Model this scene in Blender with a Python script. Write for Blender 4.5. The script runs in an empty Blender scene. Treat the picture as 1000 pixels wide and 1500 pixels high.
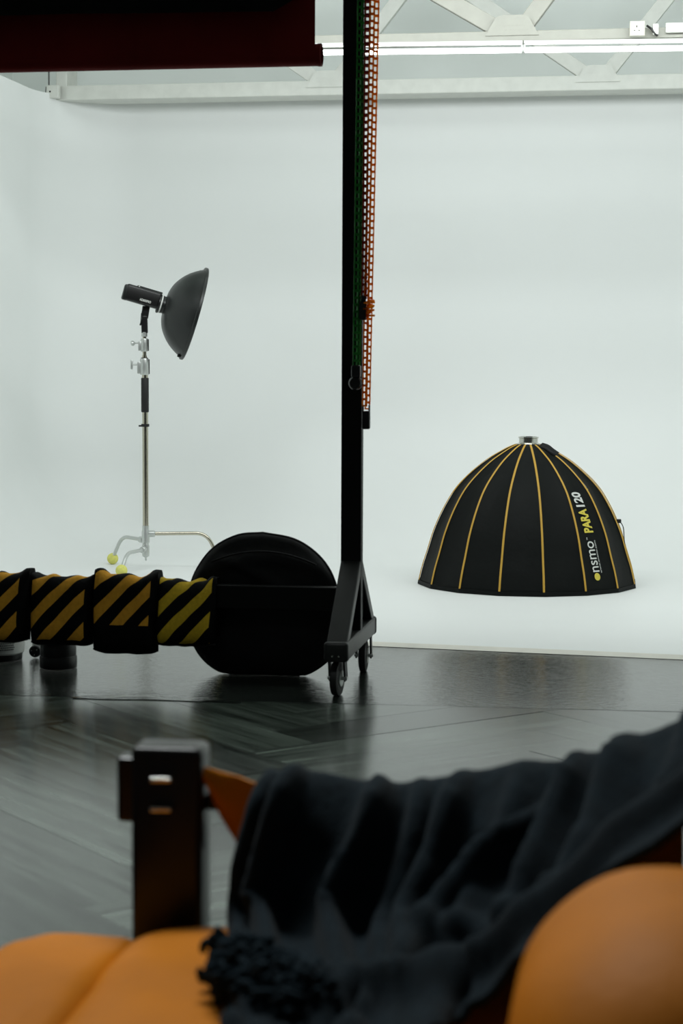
import bpy, bmesh, math, random
from math import sin, cos, tan, pi, radians, sqrt, atan2, hypot
from mathutils import Vector, Matrix, noise

# ------------------------------------------------------------------ camera, world, lights, exposure
S = bpy.context.scene
COL = S.collection
CAM_H, CAM_F, CAM_PITCH, CAM_ROLL = 1.22, 2766.0, radians(4.5), 0.004
cd = bpy.data.cameras.new('camera')
cd.sensor_fit = 'VERTICAL'
cd.sensor_height = 36.0
cd.sensor_width = 24.0
cd.lens = CAM_F / 1500 * 36.0
cd.dof.use_dof = True
cd.dof.focus_distance = 9.6
cd.dof.aperture_fstop = 4.6
cam = bpy.data.objects.new('camera', cd)
COL.objects.link(cam)
cam.matrix_world = (Matrix.Translation((0, 0, CAM_H)) @ Matrix.Rotation(pi / 2 - CAM_PITCH, 4, 'X')
                    @ Matrix.Rotation(CAM_ROLL, 4, 'Z'))
S.camera = cam

W = bpy.data.worlds.new('world')
S.world = W
W.use_nodes = True
W.node_tree.nodes['Background'].inputs[0].default_value = (0.75, 0.9, 0.9, 1)
W.node_tree.nodes['Background'].inputs[1].default_value = 0.05

def area(name, loc, rot, sx, sy, power, color=(0.945, 1.0, 0.995)):
    d = bpy.data.lights.new(name, 'AREA')
    d.shape = 'RECTANGLE'
    d.size, d.size_y, d.energy, d.color = sx, sy, power, color
    o = bpy.data.objects.new(name, d)
    COL.objects.link(o)
    o.location = loc
    o.rotation_euler = rot
    return o

# rows of ceiling tubes over the white infinity cove (above the frame), plus two added fill lamps
area('cove_ceiling_lamps', (1.2, 10.3, 4.45), (0, 0, radians(-9)), 5.6, 2.2, 32)
area('cove_front_fill', (0.9, 7.95, 3.55), (radians(66), 0, radians(-9)), 5.6, 0.8, 126)  # added unseen panel behind the gantry, evens the light on the cove
area('lounge_fill', (-0.75, 4.15, 3.2), (radians(-40), radians(-5), 0), 1.6, 0.5, 78)  # added unseen fill, stands in for cove light reaching the sofa

S.view_settings.view_transform = 'Standard'
S.view_settings.look = 'None'
S.view_settings.gamma = 1.0
S.view_settings.use_curve_mapping = False
S.view_settings.exposure = 0.07
S.cycles.max_bounces = 10
S.cycles.diffuse_bounces = 6

# ------------------------------------------------------------------ materials
def mat(name, col, rough=0.5, metal=0.0, var=0.0, var_scale=8.0, bump=0.0, bump_scale=60.0, sheen=0.0,
        spec=0.5, emit=0.0, stretch=None, coat=0.0):
    m = bpy.data.materials.new(name)
    m.use_nodes = True
    nt = m.node_tree
    b = nt.nodes['Principled BSDF']
    b.inputs['Base Color'].default_value = (*col, 1)
    b.inputs['Roughness'].default_value = rough
    b.inputs['Metallic'].default_value = metal
    b.inputs['Specular IOR Level'].default_value = spec
    b.inputs['Sheen Weight'].default_value = sheen
    b.inputs['Coat Weight'].default_value = coat
    if emit:
        b.inputs['Emission Color'].default_value = (*col, 1)
        b.inputs['Emission Strength'].default_value = emit
    tc = nt.nodes.new('ShaderNodeTexCoord')
    mp = nt.nodes.new('ShaderNodeMapping')
    nt.links.new(tc.outputs['Object'], mp.inputs[0])
    if stretch:
        mp.inputs['Scale'].default_value = stretch
    if var:
        n = nt.nodes.new('ShaderNodeTexNoise')
        n.inputs['Scale'].default_value = var_scale
        n.inputs['Detail'].default_value = 6
        nt.links.new(mp.outputs[0], n.inputs['Vector'])
        r = nt.nodes.new('ShaderNodeValToRGB')
        r.color_ramp.elements[0].position = 0.3
        r.color_ramp.elements[1].position = 0.7
        r.color_ramp.elements[0].color = (*[c * (1 - var) for c in col], 1)
        r.color_ramp.elements[1].color = (*[min(1, c * (1 + var)) for c in col], 1)
        nt.links.new(n.outputs[0], r.inputs[0])
        nt.links.new(r.outputs[0], b.inputs['Base Color'])
    if bump:
        n2 = nt.nodes.new('ShaderNodeTexNoise')
        n2.inputs['Scale'].default_value = bump_scale
        n2.inputs['Detail'].default_value = 4
        nt.links.new(mp.outputs[0], n2.inputs['Vector'])
        bp = nt.nodes.new('ShaderNodeBump')
        bp.inputs['Strength'].default_value = bump
        bp.inputs['Distance'].default_value = 0.01
        nt.links.new(n2.outputs[0], bp.inputs['Height'])
        nt.links.new(bp.outputs[0], b.inputs['Normal'])
    return m

M = {}
M['cove'] = mat('white_cove_paint', (0.80, 0.815, 0.805), 0.55, var=0.012, var_scale=1.2)
M['cove_edge'] = mat('cream_cove_edge', (0.72, 0.70, 0.63), 0.6, var=0.08)
M['wall'] = mat('pale_green_wall_paint', (0.84, 0.875, 0.85), 0.6, var=0.02, var_scale=1.0)
M['ceiling'] = mat('ceiling_paint', (0.68, 0.72, 0.69), 0.7)
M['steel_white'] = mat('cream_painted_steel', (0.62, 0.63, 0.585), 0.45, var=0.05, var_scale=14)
M['steel_shaded'] = mat('shaded_cream_steel', (0.32, 0.32, 0.28), 0.5, var=0.05, var_scale=14)  # front truss paint darkened to stand in for its unlit camera side
M['black_shaded'] = mat('shaded_black_steel', (0.004, 0.0045, 0.0042), 0.5, spec=0.2)  # post and crossbars: shade put into the colour, legs stay lighter
M['sheet'] = mat('black_glossy_floor_sheet', (0.022, 0.027, 0.023), 0.13, var=0.35, var_scale=5, bump=0.17, bump_scale=85, stretch=(0.35, 1, 1), spec=1.0)
M['underfloor'] = mat('black_underfloor', (0.02, 0.02, 0.02), 0.6)
M['black_steel'] = mat('black_powder_coated_steel', (0.010, 0.0115, 0.0105), 0.42, spec=0.4, bump=0.05, bump_scale=300)
M['black_plastic'] = mat('black_plastic', (0.006, 0.006, 0.006), 0.35)
M['rubber'] = mat('black_rubber', (0.006, 0.006, 0.006), 0.6)
M['chrome'] = mat('chrome_steel', (0.62, 0.61, 0.56), 0.18, 1.0)
M['cast'] = mat('cast_aluminium', (0.60, 0.62, 0.60), 0.4, 0.8)
M['nickel'] = mat('warm_nickel_tube', (0.52, 0.49, 0.40), 0.2, 1.0)
M['green'] = mat('green_plastic_chain', (0.05, 0.42, 0.07), 0.4)
M['darkred'] = mat('dark_red_plastic_chain', (0.40, 0.025, 0.02), 0.4)
M['orange'] = mat('orange_plastic_chain', (1.0, 0.36, 0.04), 0.4)
def translucent(m, col, f):
    nt = m.node_tree
    tr = nt.nodes.new('ShaderNodeBsdfTranslucent')
    tr.inputs[0].default_value = (*col, 1)
    mx = nt.nodes.new('ShaderNodeMixShader')
    mx.inputs[0].default_value = f
    nt.links.new(nt.nodes['Principled BSDF'].outputs[0], mx.inputs[1])
    nt.links.new(tr.outputs[0], mx.inputs[2])
    nt.links.new(mx.outputs[0], nt.nodes['Material Output'].inputs[0])
translucent(M['green'], (0.04, 0.38, 0.07), 0.6)
translucent(M['darkred'], (0.60, 0.04, 0.035), 0.6)
translucent(M['orange'], (1.0, 0.52, 0.075), 0.9)
M['redcloth'] = mat('dark_red_backdrop', (0.19, 0.013, 0.011), 0.7, spec=0.12, var=0.15, var_scale=4)
M['blackcloth'] = mat('black_backdrop', (0.004, 0.004, 0.0035), 0.7, spec=0.12)
M['bagcloth'] = mat('black_nylon_bag', (0.0035, 0.0035, 0.0038), 0.6, bump=0.15, bump_scale=30, sheen=0.03, spec=0.3)
M['dish'] = mat('black_satin_dish', (0.0065, 0.0085, 0.0078), 0.36, spec=0.5)
M['dish_in'] = mat('white_dish_inside', (0.75, 0.76, 0.74), 0.5)
M['soft'] = mat('black_softbox_fabric', (0.0042, 0.0052, 0.0048), 0.6, bump=0.25, bump_scale=14, spec=0.12)
M['soft_in'] = mat('silver_softbox_lining', (0.5, 0.5, 0.5), 0.4, 0.6)
M['rib'] = mat('yellow_rib_tape', (0.52, 0.30, 0.035), 0.6)
M['ink_yellow'] = mat('yellow_print', (0.62, 0.52, 0.06), 0.6)
M['ink_white'] = mat('white_print', (0.62, 0.63, 0.60), 0.6)
M['ink_grey'] = mat('grey_print', (0.25, 0.24, 0.25), 0.6)
M['tennis'] = mat('yellow_tennis_felt', (0.72, 0.70, 0.18), 0.9, var=0.1, var_scale=60)
M['tube'] = mat('lit_fluorescent_tube', (0.96, 1.0, 0.98), 0.3, emit=7.0)
M['white_plastic'] = mat('white_plastic', (0.72, 0.73, 0.70), 0.4)
M['cream_plastic'] = mat('cream_plastic', (0.62, 0.61, 0.52), 0.4)
M['hole'] = mat('dark_holes', (0.01, 0.01, 0.01), 0.8)
M['leather'] = mat('tan_orange_leather', (0.56, 0.178, 0.008), 0.55, spec=0.07, var=0.12, var_scale=5, bump=0.12, bump_scale=45)
M['wood'] = mat('dark_stained_wood', (0.005, 0.003, 0.0026), 0.30, spec=0.35, var=0.3, var_scale=10, stretch=(4, 4, 0.6))
M['yarn'] = mat('slate_blue_yarn', (0.009, 0.018, 0.0245), 0.95, spec=0.1)
M['blanket'] = mat('slate_blue_knit', (0.0058, 0.0120, 0.0165), 0.95, var=0.25, var_scale=30, bump=0.3, bump_scale=220, sheen=0.035, spec=0.1)

def plank_mat():
    m = mat('grey_black_wood_effect_vinyl', (0.03, 0.033, 0.031), 0.36, spec=1.0)
    nt = m.node_tree
    b = nt.nodes['Principled BSDF']
    tc = nt.nodes.new('ShaderNodeTexCoord')
    oi = nt.nodes.new('ShaderNodeObjectInfo')
    mp = nt.nodes.new('ShaderNodeMapping')
    mp.inputs['Scale'].default_value = (1.6, 26, 1)
    add = nt.nodes.new('ShaderNodeVectorMath')
    nt.links.new(tc.outputs['Object'], mp.inputs[0])
    sc = nt.nodes.new('ShaderNodeVectorMath')
    sc.operation = 'SCALE'
    sc.inputs['Scale'].default_value = 9.0
    nt.links.new(oi.outputs['Location'], sc.inputs[0])
    nt.links.new(mp.outputs[0], add.inputs[0])
    nt.links.new(sc.outputs[0], add.inputs[1])
    n = nt.nodes.new('ShaderNodeTexNoise')
    n.inputs['Scale'].default_value = 1.0
    n.inputs['Detail'].default_value = 4
    n.inputs['Roughness'].default_value = 0.65
    nt.links.new(add.outputs[0], n.inputs['Vector'])
    r = nt.nodes.new('ShaderNodeValToRGB')
    r.color_ramp.elements[0].position = 0.35
    r.color_ramp.elements[1].position = 0.68
    r.color_ramp.elements[0].color = (0.010, 0.0145, 0.011, 1)
    r.color_ramp.elements[1].color = (0.112, 0.138, 0.115, 1)
    nt.links.new(n.outputs[0], r.inputs[0])
    hs = nt.nodes.new('ShaderNodeHueSaturation')
    mr = nt.nodes.new('ShaderNodeMapRange')
    mr.inputs['To Min'].default_value = 0.45
    mr.inputs['To Max'].default_value = 1.6
    nt.links.new(oi.outputs['Random'], mr.inputs[0])
    nt.links.new(mr.outputs[0], hs.inputs['Value'])
    nt.links.new(r.outputs[0], hs.inputs['Color'])
    nt.links.new(hs.outputs[0], b.inputs['Base Color'])
    r2 = nt.nodes.new('ShaderNodeMapRange')
    r2.inputs['To Min'].default_value = 0.16
    r2.inputs['To Max'].default_value = 0.23
    nt.links.new(n.outputs[0], r2.inputs[0])
    nt.links.new(r2.outputs[0], b.inputs['Roughness'])
    bp = nt.nodes.new('ShaderNodeBump')
    bp.inputs['Strength'].default_value = 0.05
    bp.inputs['Distance'].default_value = 0.003
    nt.links.new(n.outputs[0], bp.inputs['Height'])
    nt.links.new(bp.outputs[0], b.inputs['Normal'])
    return m
M['plank'] = plank_mat()

def stripe_mat(name, col):
    """black cloth with a printed field of 45 degree warning stripes, in the cloth's own UV metres"""
    m = mat(name, (0.003, 0.003, 0.003), 0.75, bump=0.3, bump_scale=60, spec=0.12)
    nt = m.node_tree
    b = nt.nodes['Principled BSDF']
    uv = nt.nodes.new('ShaderNodeUVMap')
    uv.uv_map = 'cloth'
    sp = nt.nodes.new('ShaderNodeSeparateXYZ')
    nt.links.new(uv.outputs[0], sp.inputs[0])
    def op(kind, a, c=None):
        n = nt.nodes.new('ShaderNodeMath')
        n.operation = kind
        for i, v in enumerate((a, c)):
            if v is None:
                continue
            if isinstance(v, (int, float)):
                n.inputs[i].default_value = v
            else:
                nt.links.new(v, n.inputs[i])
        return n.outputs[0]
    ph = op('FRACT', op('MULTIPLY', op('ADD', op('SUBTRACT', sp.outputs[0], op('MULTIPLY', sp.outputs[1], 0.9)), 10.0), 1 / 0.118))
    band = op('LESS_THAN', ph, 0.47)
    inx = op('MULTIPLY', op('GREATER_THAN', sp.outputs[2], 0.5), band)
    # the print field is marked by the second UV map (u=1 inside)
    uv2 = nt.nodes.new('ShaderNodeUVMap')
    uv2.uv_map = 'field'
    sp2 = nt.nodes.new('ShaderNodeSeparateXYZ')
    nt.links.new(uv2.outputs[0], sp2.inputs[0])
    inside = op('MULTIPLY', op('MULTIPLY', op('GREATER_THAN', sp2.outputs[0], 0.0), op('LESS_THAN', sp2.outputs[0], 1.0)),
                op('MULTIPLY', op('GREATER_THAN', sp2.outputs[1], 0.0), op('LESS_THAN', sp2.outputs[1], 1.0)))
    fac = op('MULTIPLY', band, inside)
    nz = nt.nodes.new('ShaderNodeTexNoise')
    nz.inputs['Scale'].default_value = 18
    rr = nt.nodes.new('ShaderNodeValToRGB')
    rr.color_ramp.elements[0].color = (*[c * 0.75 for c in col], 1)
    rr.color_ramp.elements[1].color = (*[min(1, c * 1.2) for c in col], 1)
    nt.links.new(nz.outputs[0], rr.inputs[0])
    mx = nt.nodes.new('ShaderNodeMix')
    mx.data_type = 'RGBA'
    mx.inputs[6].default_value = (0.003, 0.003, 0.003, 1)
    nt.links.new(rr.outputs[0], mx.inputs[7])
    nt.links.new(fac, mx.inputs[0])
    nt.links.new(mx.outputs[2], b.inputs['Base Color'])
    return m

# ------------------------------------------------------------------ mesh helpers
def link(name, me, m, parent=None, smooth=False):
    o = bpy.data.objects.new(name, me)
    COL.objects.link(o)
    if m is not None and not me.materials:
        me.materials.append(m)
    if parent is not None:
        o.parent = parent
    if smooth:
        for p in me.polygons:
            p.use_smooth = True
    return o

def obj(name, bm, m, parent=None, smooth=False, sharp=None, recalc=True):
    if recalc:
        bmesh.ops.recalc_face_normals(bm, faces=bm.faces)
    me = bpy.data.meshes.new(name)
    bm.to_mesh(me)
    bm.free()
    o = link(name, me, m, parent, smooth)
    if smooth and sharp:
        me.set_sharp_from_angle(angle=radians(sharp))
    return o

def thing(name, label, cat, loc=(0, 0, 0), rz=0.0, group=None):
    o = bpy.data.objects.new(name, None)
    COL.objects.link(o)
    o.empty_display_size = 0.05
    o.location = loc
    o.rotation_euler = (0, 0, rz)
    o['label'] = label
    o['category'] = cat
    if group:
        o['group'] = group
    return o

def structure(o):
    o['kind'] = 'structure'
    return o

def BM():
    return bmesh.new()

def box(bm, c, s, rot=None, bev=0.0, seg=2):
    mtx = Matrix.Translation(c) @ (rot if rot else Matrix.Identity(4)) @ Matrix.Diagonal((*s, 1))
    r = bmesh.ops.create_cube(bm, size=1.0, matrix=mtx)
    if bev:
        es = list({e for v in r['verts'] for e in v.link_edges})
        bmesh.ops.bevel(bm, geom=es, offset=bev, segments=seg, affect='EDGES', profile=0.5)

def frame_of(d):
    d = d.normalized()
    a = Vector((0, 0, 1)) if abs(d.z) < 0.9 else Vector((1, 0, 0))
    x = d.cross(a).normalized()
    return x, d.cross(x).normalized()

def bar(bm, p, q, w, h, up=Vector((0, 0, 1)), bev=0.0):
    """square bar between two points: w across, h along 'up'"""
    p, q = Vector(p), Vector(q)
    d = (q - p)
    L = d.length
    d.normalize()
    x = d.cross(up).normalized()
    u = x.cross(d).normalized()
    rot = Matrix((x, d, u)).transposed().to_4x4()
    box(bm, (p + q) / 2, (w, L, h), rot, bev)

def tube(bm, pts, r, n=12, cap=True, closed=False):
    pts = [Vector(p) for p in pts]
    rs = r if isinstance(r, (list, tuple)) else [r] * len(pts)
    rings = []
    x = None
    N = len(pts)
    for i, p in enumerate(pts):
        a = pts[(i - 1) % N] if (i > 0 or closed) else pts[i]
        b = pts[(i + 1) % N] if (i < N - 1 or closed) else pts[i]
        d = (b - a).normalized()
        if x is None:
            x, y = frame_of(d)
        else:
            x = (x - d * x.dot(d)).normalized()
            y = d.cross(x)
        y = d.cross(x)
        rings.append([bm.verts.new(p + (x * cos(2 * pi * k / n) + y * sin(2 * pi * k / n)) * rs[i]) for k in range(n)])
    M_ = N if closed else N - 1
    for i in range(M_):
        A, B = rings[i], rings[(i + 1) % N]
        for k in range(n):
            bm.faces.new((A[k], A[(k + 1) % n], B[(k + 1) % n], B[k]))
    if cap and not closed:
        bm.faces.new(rings[0][::-1])
        bm.faces.new(rings[-1])

def lathe(bm, prof, mtx=None, n=32, cap=True):
    """profile of (r, z) turned about z"""
    mtx = mtx or Matrix.Identity(4)
    rings = [[bm.verts.new(mtx @ Vector((r * cos(2 * pi * k / n), r * sin(2 * pi * k / n), z))) for k in range(n)] for r, z in prof]
    for A, B in zip(rings, rings[1:]):
        for k in range(n):
            bm.faces.new((A[k], A[(k + 1) % n], B[(k + 1) % n], B[k]))
    if cap:
        bm.faces.new(rings[0][::-1])
        bm.faces.new(rings[-1])

def axis_mtx(p, d):
    """z axis along d, origin p"""
    d = Vector(d).normalized()
    x, y = frame_of(d)
    return Matrix.Translation(p) @ Matrix((x, y, d)).transposed().to_4x4()

def cyl(bm, p, q, r, n=20, r2=None):
    p, q = Vector(p), Vector(q)
    lathe(bm, [(r, 0), (r2 if r2 else r, (q - p).length)], axis_mtx(p, q - p), n)

def grid(bm, rows, closed_u=False, closed_v=False):
    vs = [[bm.verts.new(p) for p in row] for row in rows]
    nr, nc = len(vs), len(vs[0])
    fs = []
    for i in range(nr if closed_v else nr - 1):
        for j in range(nc if closed_u else nc - 1):
            fs.append(bm.faces.new((vs[i][j], vs[i][(j + 1) % nc], vs[(i + 1) % nr][(j + 1) % nc], vs[(i + 1) % nr][j])))
    return vs, fs

def super_ell(bm, c, h, e1=0.35, e2=0.35, n=48, m=28, fn=None):
    """rounded box: superellipsoid with half sizes h"""
    def pw(v, e):
        return math.copysign(abs(v) ** e, v)
    rows = []
    for i in range(m + 1):
        t = -pi / 2 + pi * i / m
        row = []
        for j in range(n):
            f = 2 * pi * j / n
            ee = e2 if not isinstance(e2, tuple) else (e2[0] if cos(f) < 0 else e2[1])
            p = Vector((h[0] * pw(cos(t), e1) * pw(cos(f), ee), h[1] * pw(cos(t), e1) * pw(sin(f), ee), h[2] * pw(sin(t), e1)))
            if fn:
                p = fn(p)
            row.append(Vector(c) + p)
        rows.append(row)
    grid(bm, rows, closed_u=True)
    bmesh.ops.remove_doubles(bm, verts=bm.verts, dist=1e-5)

def catmull(pts, n):
    P = [Vector(p) for p in pts]
    P = [2 * P[0] - P[1]] + P + [2 * P[-1] - P[-2]]
    out = []
    for i in range(1, len(P) - 2):
        a, b, c, d = P[i - 1:i + 3]
        for k in range(n):
            t = k / n
            out.append(0.5 * ((2 * b) + (c - a) * t + (2 * a - 5 * b + 4 * c - d) * t * t + (3 * b - a - 3 * c + d) * t ** 3))
    out.append(P[-2])
    return out

def catmull_at(P, t):
    """value at t in 0..len-1 on control points P (linear extension at the ends)"""
    n = len(P)
    i = min(int(t), n - 2)
    f = t - i
    b, c = P[i], P[i + 1]
    a = P[i - 1] if i > 0 else 2 * b - c
    d = P[i + 2] if i + 2 < n else 2 * c - b
    return 0.5 * ((2 * b) + (c - a) * f + (2 * a - 5 * b + 4 * c - d) * f * f + (3 * b - a - 3 * c + d) * f ** 3)

def bend_path(pts, r, n=6):
    """polyline with rounded corners"""
    P = [Vector(p) for p in pts]
    out = [P[0]]
    for a, b, c in zip(P, P[1:], P[2:]):
        u, v = (a - b).normalized(), (c - b).normalized()
        rr = min(r, (a - b).length * 0.49, (c - b).length * 0.49)
        s, e = b + u * rr, b + v * rr
        for k in range(n + 1):
            t = k / n
            out.append(s * (1 - t) ** 2 + b * 2 * t * (1 - t) + e * t * t)
    out.append(P[-1])
    return out

DG = None
def text_mesh(txt, size, bold=0.0, spacing=1.0):
    c = bpy.data.curves.new('lettering', 'FONT')
    c.body = txt
    c.size = size
    c.offset = bold
    c.space_character = spacing
    c.resolution_u = 4
    o = bpy.data.objects.new('lettering', c)
    COL.objects.link(o)
    bpy.context.view_layer.update()
    me = bpy.data.meshes.new_from_object(o.evaluated_get(bpy.context.evaluated_depsgraph_get()))
    bpy.data.objects.remove(o)
    bpy.data.curves.remove(c)
    me.materials.clear()
    return me

# ------------------------------------------------------------------ the room
RB = radians(-9.1)          # the room is turned 9 degrees clockwise seen from above
ub = Vector((cos(RB), sin(RB), 0))     # along the back wall, to the right
db = Vector((-sin(RB), cos(RB), 0))    # into the room, away from the camera

# floor: dark slab, herringbone planks, black glossy sheet strip
bm = BM()
box(bm, (0, 6.5, -0.055), (16, 22, 0.1))
floor = structure(obj('floor', bm, M['underfloor']))
floor['label'] = 'dark studio floor of grey herringbone planks and a glossy black strip'

PW, PL = 0.245, 1.225
bm = BM()
box(bm, (PL / 2, PW / 2, -0.003), (PL - 0.0006, PW - 0.0006, 0.006))
plank_me = bpy.data.meshes.new('plank')
bm.to_mesh(plank_me)
bm.free()
plank_me.materials.append(M['plank'])
pa = Vector((0.815, 0.58, 0)).normalized()
pb = Vector((-pa.y, pa.x, 0))
tip = Vector((-0.855, 6.666, 0))
org = tip - pa * PL
ang_a = atan2(pa.y, pa.x)
random.seed(3)
for fam in range(-4, 5):
    base = org + (pa * PL - pb * PL) * fam
    for k in range(-34, 30):
        for kind in 'AB':
            if kind == 'A':
                p, rz = base + pa * (k * PW) + pb * (k * PW), ang_a
            else:
                p, rz = base + pa * (k * PW) + pb * (k * PW), ang_a + pi / 2
            d = Vector((cos(rz), sin(rz), 0))
            c = p + d * PL / 2
            if not (-0.36 * c.y - 0.9 < c.x < 0.36 * c.y + 0.9 and 1.9 < c.y < 7.25):
                continue
            o = bpy.data.objects.new('plank', plank_me)
            COL.objects.link(o)
            o.parent = floor
            o.location = (p.x, p.y, random.uniform(-0.0003, 0.0003))
            o.rotation_euler = (random.uniform(-0.0012, 0.0012), random.uniform(-0.0005, 0.0005), rz)

# black sheet: its near edge runs from (-0.87, 6.82) to (1.21, 6.58); its far edge runs under the cove
bm = BM()
n0, n1 = Vector((-0.869, 6.818, 0)), Vector((1.206, 6.579, 0))
dn = (n1 - n0) / (n1.x - n0.x)
rows = []
for j in range(25):
    t = j / 24
    row = []
    for i in range(61):
        x = -4 + 9 * i / 60
        a = n0 + dn * (x - n0.x)
        b = Vector((x, 8.9, 0))
        q = a.lerp(b, t)
        q.z = (0.0007 if j == 0 else 0.0020) + 0.0004 * noise.noise((q.x * 1.3, q.y * 1.3, 2.0))
        row.append(q)
    rows.append(row)
vs, fs = grid(bm, rows)
r = bmesh.ops.extrude_face_region(bm, geom=fs)
for v in [g for g in r['geom'] if isinstance(g, bmesh.types.BMVert)]:
    v.co.z -= 0.002
obj('glossy_sheet', bm, M['sheet'], floor, smooth=True, sharp=40)

# crumpled strip of tape along the sheet's near edge
bm = BM()
rows = []
for i in range(41):
    x = -0.98 + 0.62 * i / 40
    a = n0 + dn * (x - n0.x)
    row = []
    for j, off in enumerate((-0.035, -0.015, 0.01, 0.035, 0.06)):
        h = 0.0030 + (0.003 * max(0, noise.noise((x * 9, off * 30, 1.0))) + (0.004 if j == 2 else 0.0) * max(0, noise.noise((x * 6, 2, 2)))) * (0 < j < 4)
        row.append(Vector((a.x, a.y + off + 0.02 * noise.noise((x * 4, 0.3, 5)), h)))
    rows.append(row)
grid(bm, rows)
obj('crumpled_tape', bm, M['sheet'], floor, smooth=True)

# infinity cove: raised floor, curved up into back wall and left wall, rounded vertical corner
CZ = 0.012
top_z = 2.985
w0 = Vector((-1.58, 12.88, 0))             # a point on the back wall line
R = 0.58
Rc = 1.30                                  # radius of the floor sweep
corner_in = w0 + ub * (0.22)               # where the corner arc starts on the back wall
arc_c = corner_in - db * R
path = []                                  # plan path of the wall, right to left: point, outward normal, sweep radius
for x in (6.4, 4, 3.2, 2.8, 2.4, 2.0, 1.6, 1.2, 0.9, 0.6, 0.4, 0.2):
    f = max(0.0, min(1.0, (x - 0.1) / 2.4))
    path.append((corner_in + ub * x, db, 0.56 + (1.30 - 0.56) * f * f * (3 - 2 * f)))
for k in range(0, 21):
    a = (pi / 2) * k / 20
    nrm = db * cos(a) - ub * sin(a)
    path.append((arc_c + nrm * R, nrm, 0.56))
left0 = path[-1][0]
for y in (0.6, 1.4, 2.4, 3.6):
    path.append((left0 - db * y, -ub, 0.56))
e0, e1 = Vector((0.121, 8.135, 0)), Vector((1.423, 7.788, 0))
def edge_pt(x):
    return Vector((x, e0.y + (x - e0.x) * (e1.y - e0.y) / (e1.x - e0.x), 0))
bm = BM()
rows = []
for k in range(0, 15):                      # the sweep from floor to wall
    a = (pi / 2) * k / 14
    rows.append([p - n * (rc - rc * sin(a)) + Vector((0, 0, CZ + rc - rc * cos(a))) for p, n, rc in path])
path = [(p, n) for p, n, rc in path]
rows.append([p + Vector((0, 0, 1.6)) for p, n in path])
rows.append([p + Vector((0, 0, top_z)) for p, n in path])
rows.append([p + n * 0.05 + Vector((0, 0, top_z)) for p, n in path])
rows.append([p + n * 0.05 + Vector((0, 0, 0.0)) for p, n in path])
grid(bm, rows)
# flat floor of the cove, running on under the sweep
for xa, xb_ in zip((-4.0, -2, 0, 2, 4), (-2, 0, 2, 4, 7.0)):
    q = [edge_pt(xa) + Vector((0, 0, CZ)), edge_pt(xb_) + Vector((0, 0, CZ)), Vector((xb_, 13.4, CZ)), Vector((xa, 13.4, CZ))]
    bm.faces.new([bm.verts.new(p) for p in q])
bmesh.ops.remove_doubles(bm, verts=bm.verts, dist=0.0005)
cove = structure(obj('wall_back', bm, M['cove'], smooth=True, sharp=30))
cove['label'] = 'white infinity cove sweeping from floor up into curved back wall'
# cream front edge strip of the cove
bm = BM()
nrm_e = Vector((e1.y - e0.y, -(e1.x - e0.x), 0)).normalized()   # towards the camera
rows = []
for i in range(31):
    p = edge_pt(-4 + 10.5 * i / 30)
    rows.append([p - nrm_e * 0.02 + Vector((0, 0, 0.0135)), p + Vector((0, 0, 0.0135)), p + nrm_e * 0.012 + Vector((0, 0, 0.011)), p + nrm_e * 0.045 + Vector((0, 0, 0.0035))])
grid(bm, rows)
structure(obj('trim_1', bm, M['cove_edge']))

# outer building shell
def wall_slab(name, p, q, z0, z1, th, m):
    bm = BM()
    p, q = Vector(p), Vector(q)
    d = (q - p).normalized()
    nn = Vector((-d.y, d.x, 0))
    c = (p + q) / 2 + nn * th / 2
    rot = Matrix.Rotation(atan2(d.y, d.x), 4, 'Z')
    box(bm, (c.x, c.y, (z0 + z1) / 2), ((q - p).length, th, z1 - z0), rot)
    return structure(obj(name, bm, m))
wb = w0 + db * 0.55
wall_slab('wall_outer', wb - ub * 2.6, wb + ub * 7.4, 0, 4.7, 0.15, M['wall'])
lw = left0 - ub * 0.5
wall_slab('wall_left', lw - db * 4.6, lw + db * 1.6, 0, 4.7, 0.15, M['wall'])
wall_slab('wall_right', Vector((5.6, 13, 0)), Vector((4.4, 5.0, 0)), 0, 4.7, 0.15, M['wall'])
bm = BM()
box(bm, (1.0, 8.2, 4.75), (12, 13.5, 0.1), Matrix.Rotation(RB, 4, 'Z'))
structure(obj('ceiling', bm, M['ceiling']))

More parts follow.
